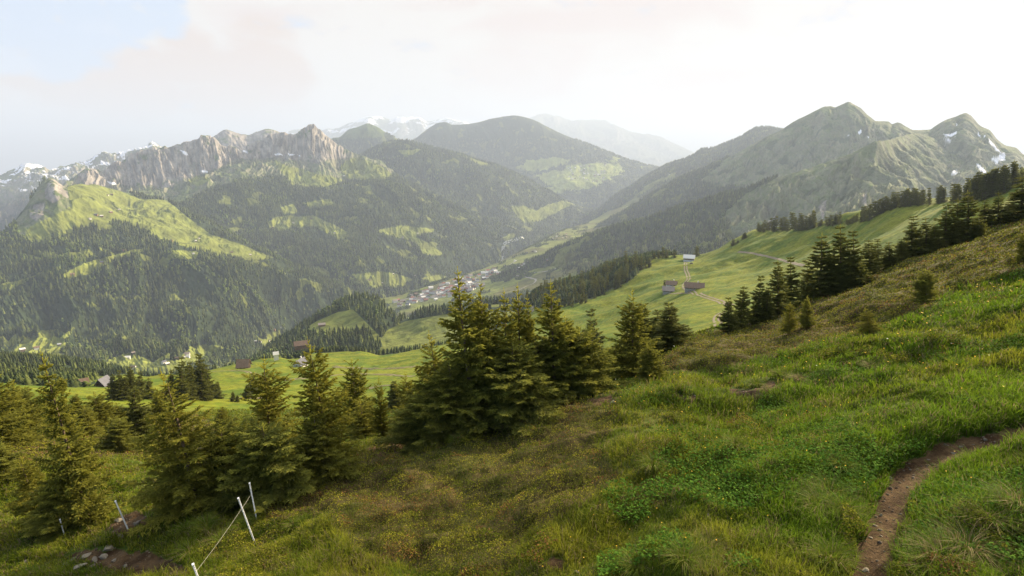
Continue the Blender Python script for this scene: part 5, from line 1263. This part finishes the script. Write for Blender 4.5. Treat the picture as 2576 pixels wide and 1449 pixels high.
# scattered alp huts and farms: (u, v, size, wall, roof)
rh = random.Random(9)
SITES = [('on the left alp plateau', [(271,492),(281,491),(301,529),(279,535),(242,542),(256,545),(227,551),(493,607),(501,601),(430,607),(487,639),(583,636),(630,642)]),
         ('low on the left spur', [(258,662),(182,692),(314,632)]),
         ('in the bottom left pasture', [(57,882),(93,878),(150,868)]),
         ('on the yellow meadow', [(321,902),(335,889),(336,926),(413,913),(421,917)]),
         ('behind the dark spruce clump', [(471,893),(473,899),(446,903),(462,901)]),
         ('left of the wooded hill', [(689,831),(706,824),(644,860),(654,862),(676,858)]),
         ('on the high clearing', [(783,551),(738,561),(842,587),(686,573)]),
         ('under the rock wall', [(860,444),(866,443)]),
         ('on the shaded fields', [(1051,587),(1014,598),(1083,642),(929,705),(962,713),(978,725),(989,690),(1044,695)]),
         ('along the right bank fields', [(1477,545),(1405,590),(1400,596),(1391,600),(1424,590),(1424,596),(1416,600),(1345,630),(1348,634),(1340,633),(1326,637),(1296,657),(1270,670),(1312,668),(1301,680),(1319,664),(1306,675),(1378,655),(1328,660)]),
         ('on the wooded flank', [(1702,436),(1684,440)])]
WALLS = ['wood_wall', 'white_wall', 'dark_wood']; ROOFS = ['grey_roof', 'brown_roof', 'white_roof', 'slate_roof', 'red_roof']
DESC = {'wood_wall': 'brown wooden', 'white_wall': 'white-walled', 'dark_wood': 'dark wooden', 'grey_roof': 'grey', 'brown_roof': 'brown', 'white_roof': 'bright', 'slate_roof': 'slate', 'red_roof': 'reddish'}
def small(u, v, where, k, s=1.0, sheet=None):
    b = put(u, v, sheet)
    if b is None: return
    w, r = rh.choice(WALLS + ['white_wall'] * (6 if 'village' in where else 1)), rh.choice(ROOFS[:4] if rh.random() < 0.6 else ['white_roof', 'grey_roof', 'red_roof'])
    d = math.hypot(b.x, b.y); L = rh.uniform(12, 19) * s * (1.0 if 'village' in where else 0.72) * max(1.0, d / 5200)
    building('farmhouse', b, -az(b) + rh.uniform(-0.6, 0.6), L, L * 0.7, L * 0.36, L * 0.62, w, r, f'{DESC[w]} house with {DESC[r]} roof {where}, {ordinal(k)} from the left', f'houses {where}', detail=0)
for where, pts in SITES:
    for k, (u, v) in enumerate(sorted(pts)): small(u, v, where, k + 1)
# the village
POLY = [(985,762),(1040,742),(1095,722),(1140,703),(1200,692),(1262,672),(1258,690),(1225,706),(1215,722),(1170,738),(1120,750),(1060,765),(1000,772)]
vill = []
while len(vill) < 120:
    u, v = rh.uniform(985, 1262), rh.uniform(670, 772)
    if inpoly(np.array([u]), np.array([v]), POLY)[0] and all(abs(u - a) > 4.4 or abs(v - c) > 2.6 for a, c in vill) and not (abs(u - 1204) < 10 and abs(v - 703) < 8): vill.append((u, v))
for k, (u, v) in enumerate(sorted(vill)): small(u, v, 'in the valley village', k + 1, 1.35, V)
town = []
while len(town) < 40:
    u, v = rh.uniform(1400, 1525), rh.uniform(415, 458)
    if inpoly(np.array([u]), np.array([v]), ME[2])[0] and all(abs(u - a) > 4 or abs(v - c) > 2.5 for a, c in town): town.append((u, v))
for k, (u, v) in enumerate(sorted(town)): small(u, v, 'in the far village', k + 1, 0.9, E)
b = put(1204, 708, V); e = empty('church', b, -az(b)); tag(e, 'white church with a tall pointed tower in the middle of the valley village', 'church')
bb = bmesh.new(); prism(bb, 26, 12, 10, 16); bm_obj('nave', bb, M['white_wall'], e)
bb = bmesh.new(); slab_roof(bb, 26, 12, 10, 16, 0.6); bm_obj('roof', bb, M['slate_roof'], e)
bb = bmesh.new(); bm_box(bb, (-16, 0, 12), (7, 7, 28)); tw = bm_obj('tower', bb, M['white_wall'], e)
bb = bmesh.new(); bmesh.ops.create_cone(bb, cap_ends=True, segments=4, radius1=5.4, radius2=0.1, depth=12, matrix=Matrix.Translation((-16, 0, 32)) @ Matrix.Rotation(0.785, 4, 'Z')); bm_obj('spire', bb, M['red_roof'], tw)
# ------------------------------------------------------------------ haze
def haze():
    x0, x1, y0, y1, z0, z1 = -48000, 48000, -1500, 46000, -1260, 1800
    v = [(x, y, z) for z in (z0, z1) for y in (y0, y1) for x in (x0, x1)]
    f = [(0, 2, 3, 1), (4, 5, 7, 6), (0, 1, 5, 4), (2, 6, 7, 3), (0, 4, 6, 2), (1, 3, 7, 5)]
    m = bpy.data.materials.new('haze_air'); m.use_nodes = True; n = m.node_tree.nodes; n.clear()
    o = n.new('ShaderNodeOutputMaterial'); p = n.new('ShaderNodeVolumePrincipled')
    p.inputs['Color'].default_value = (0.665, 0.785, 1.0, 1); p.inputs['Density'].default_value = HAZE_D; p.inputs['Anisotropy'].default_value = 0.12
    m.node_tree.links.new(p.outputs[0], o.inputs['Volume'])
    tag(mesh_np('haze', np.array(v), np.array(f), m), kind='stuff')
HAZE_D = 7.0e-5
haze()
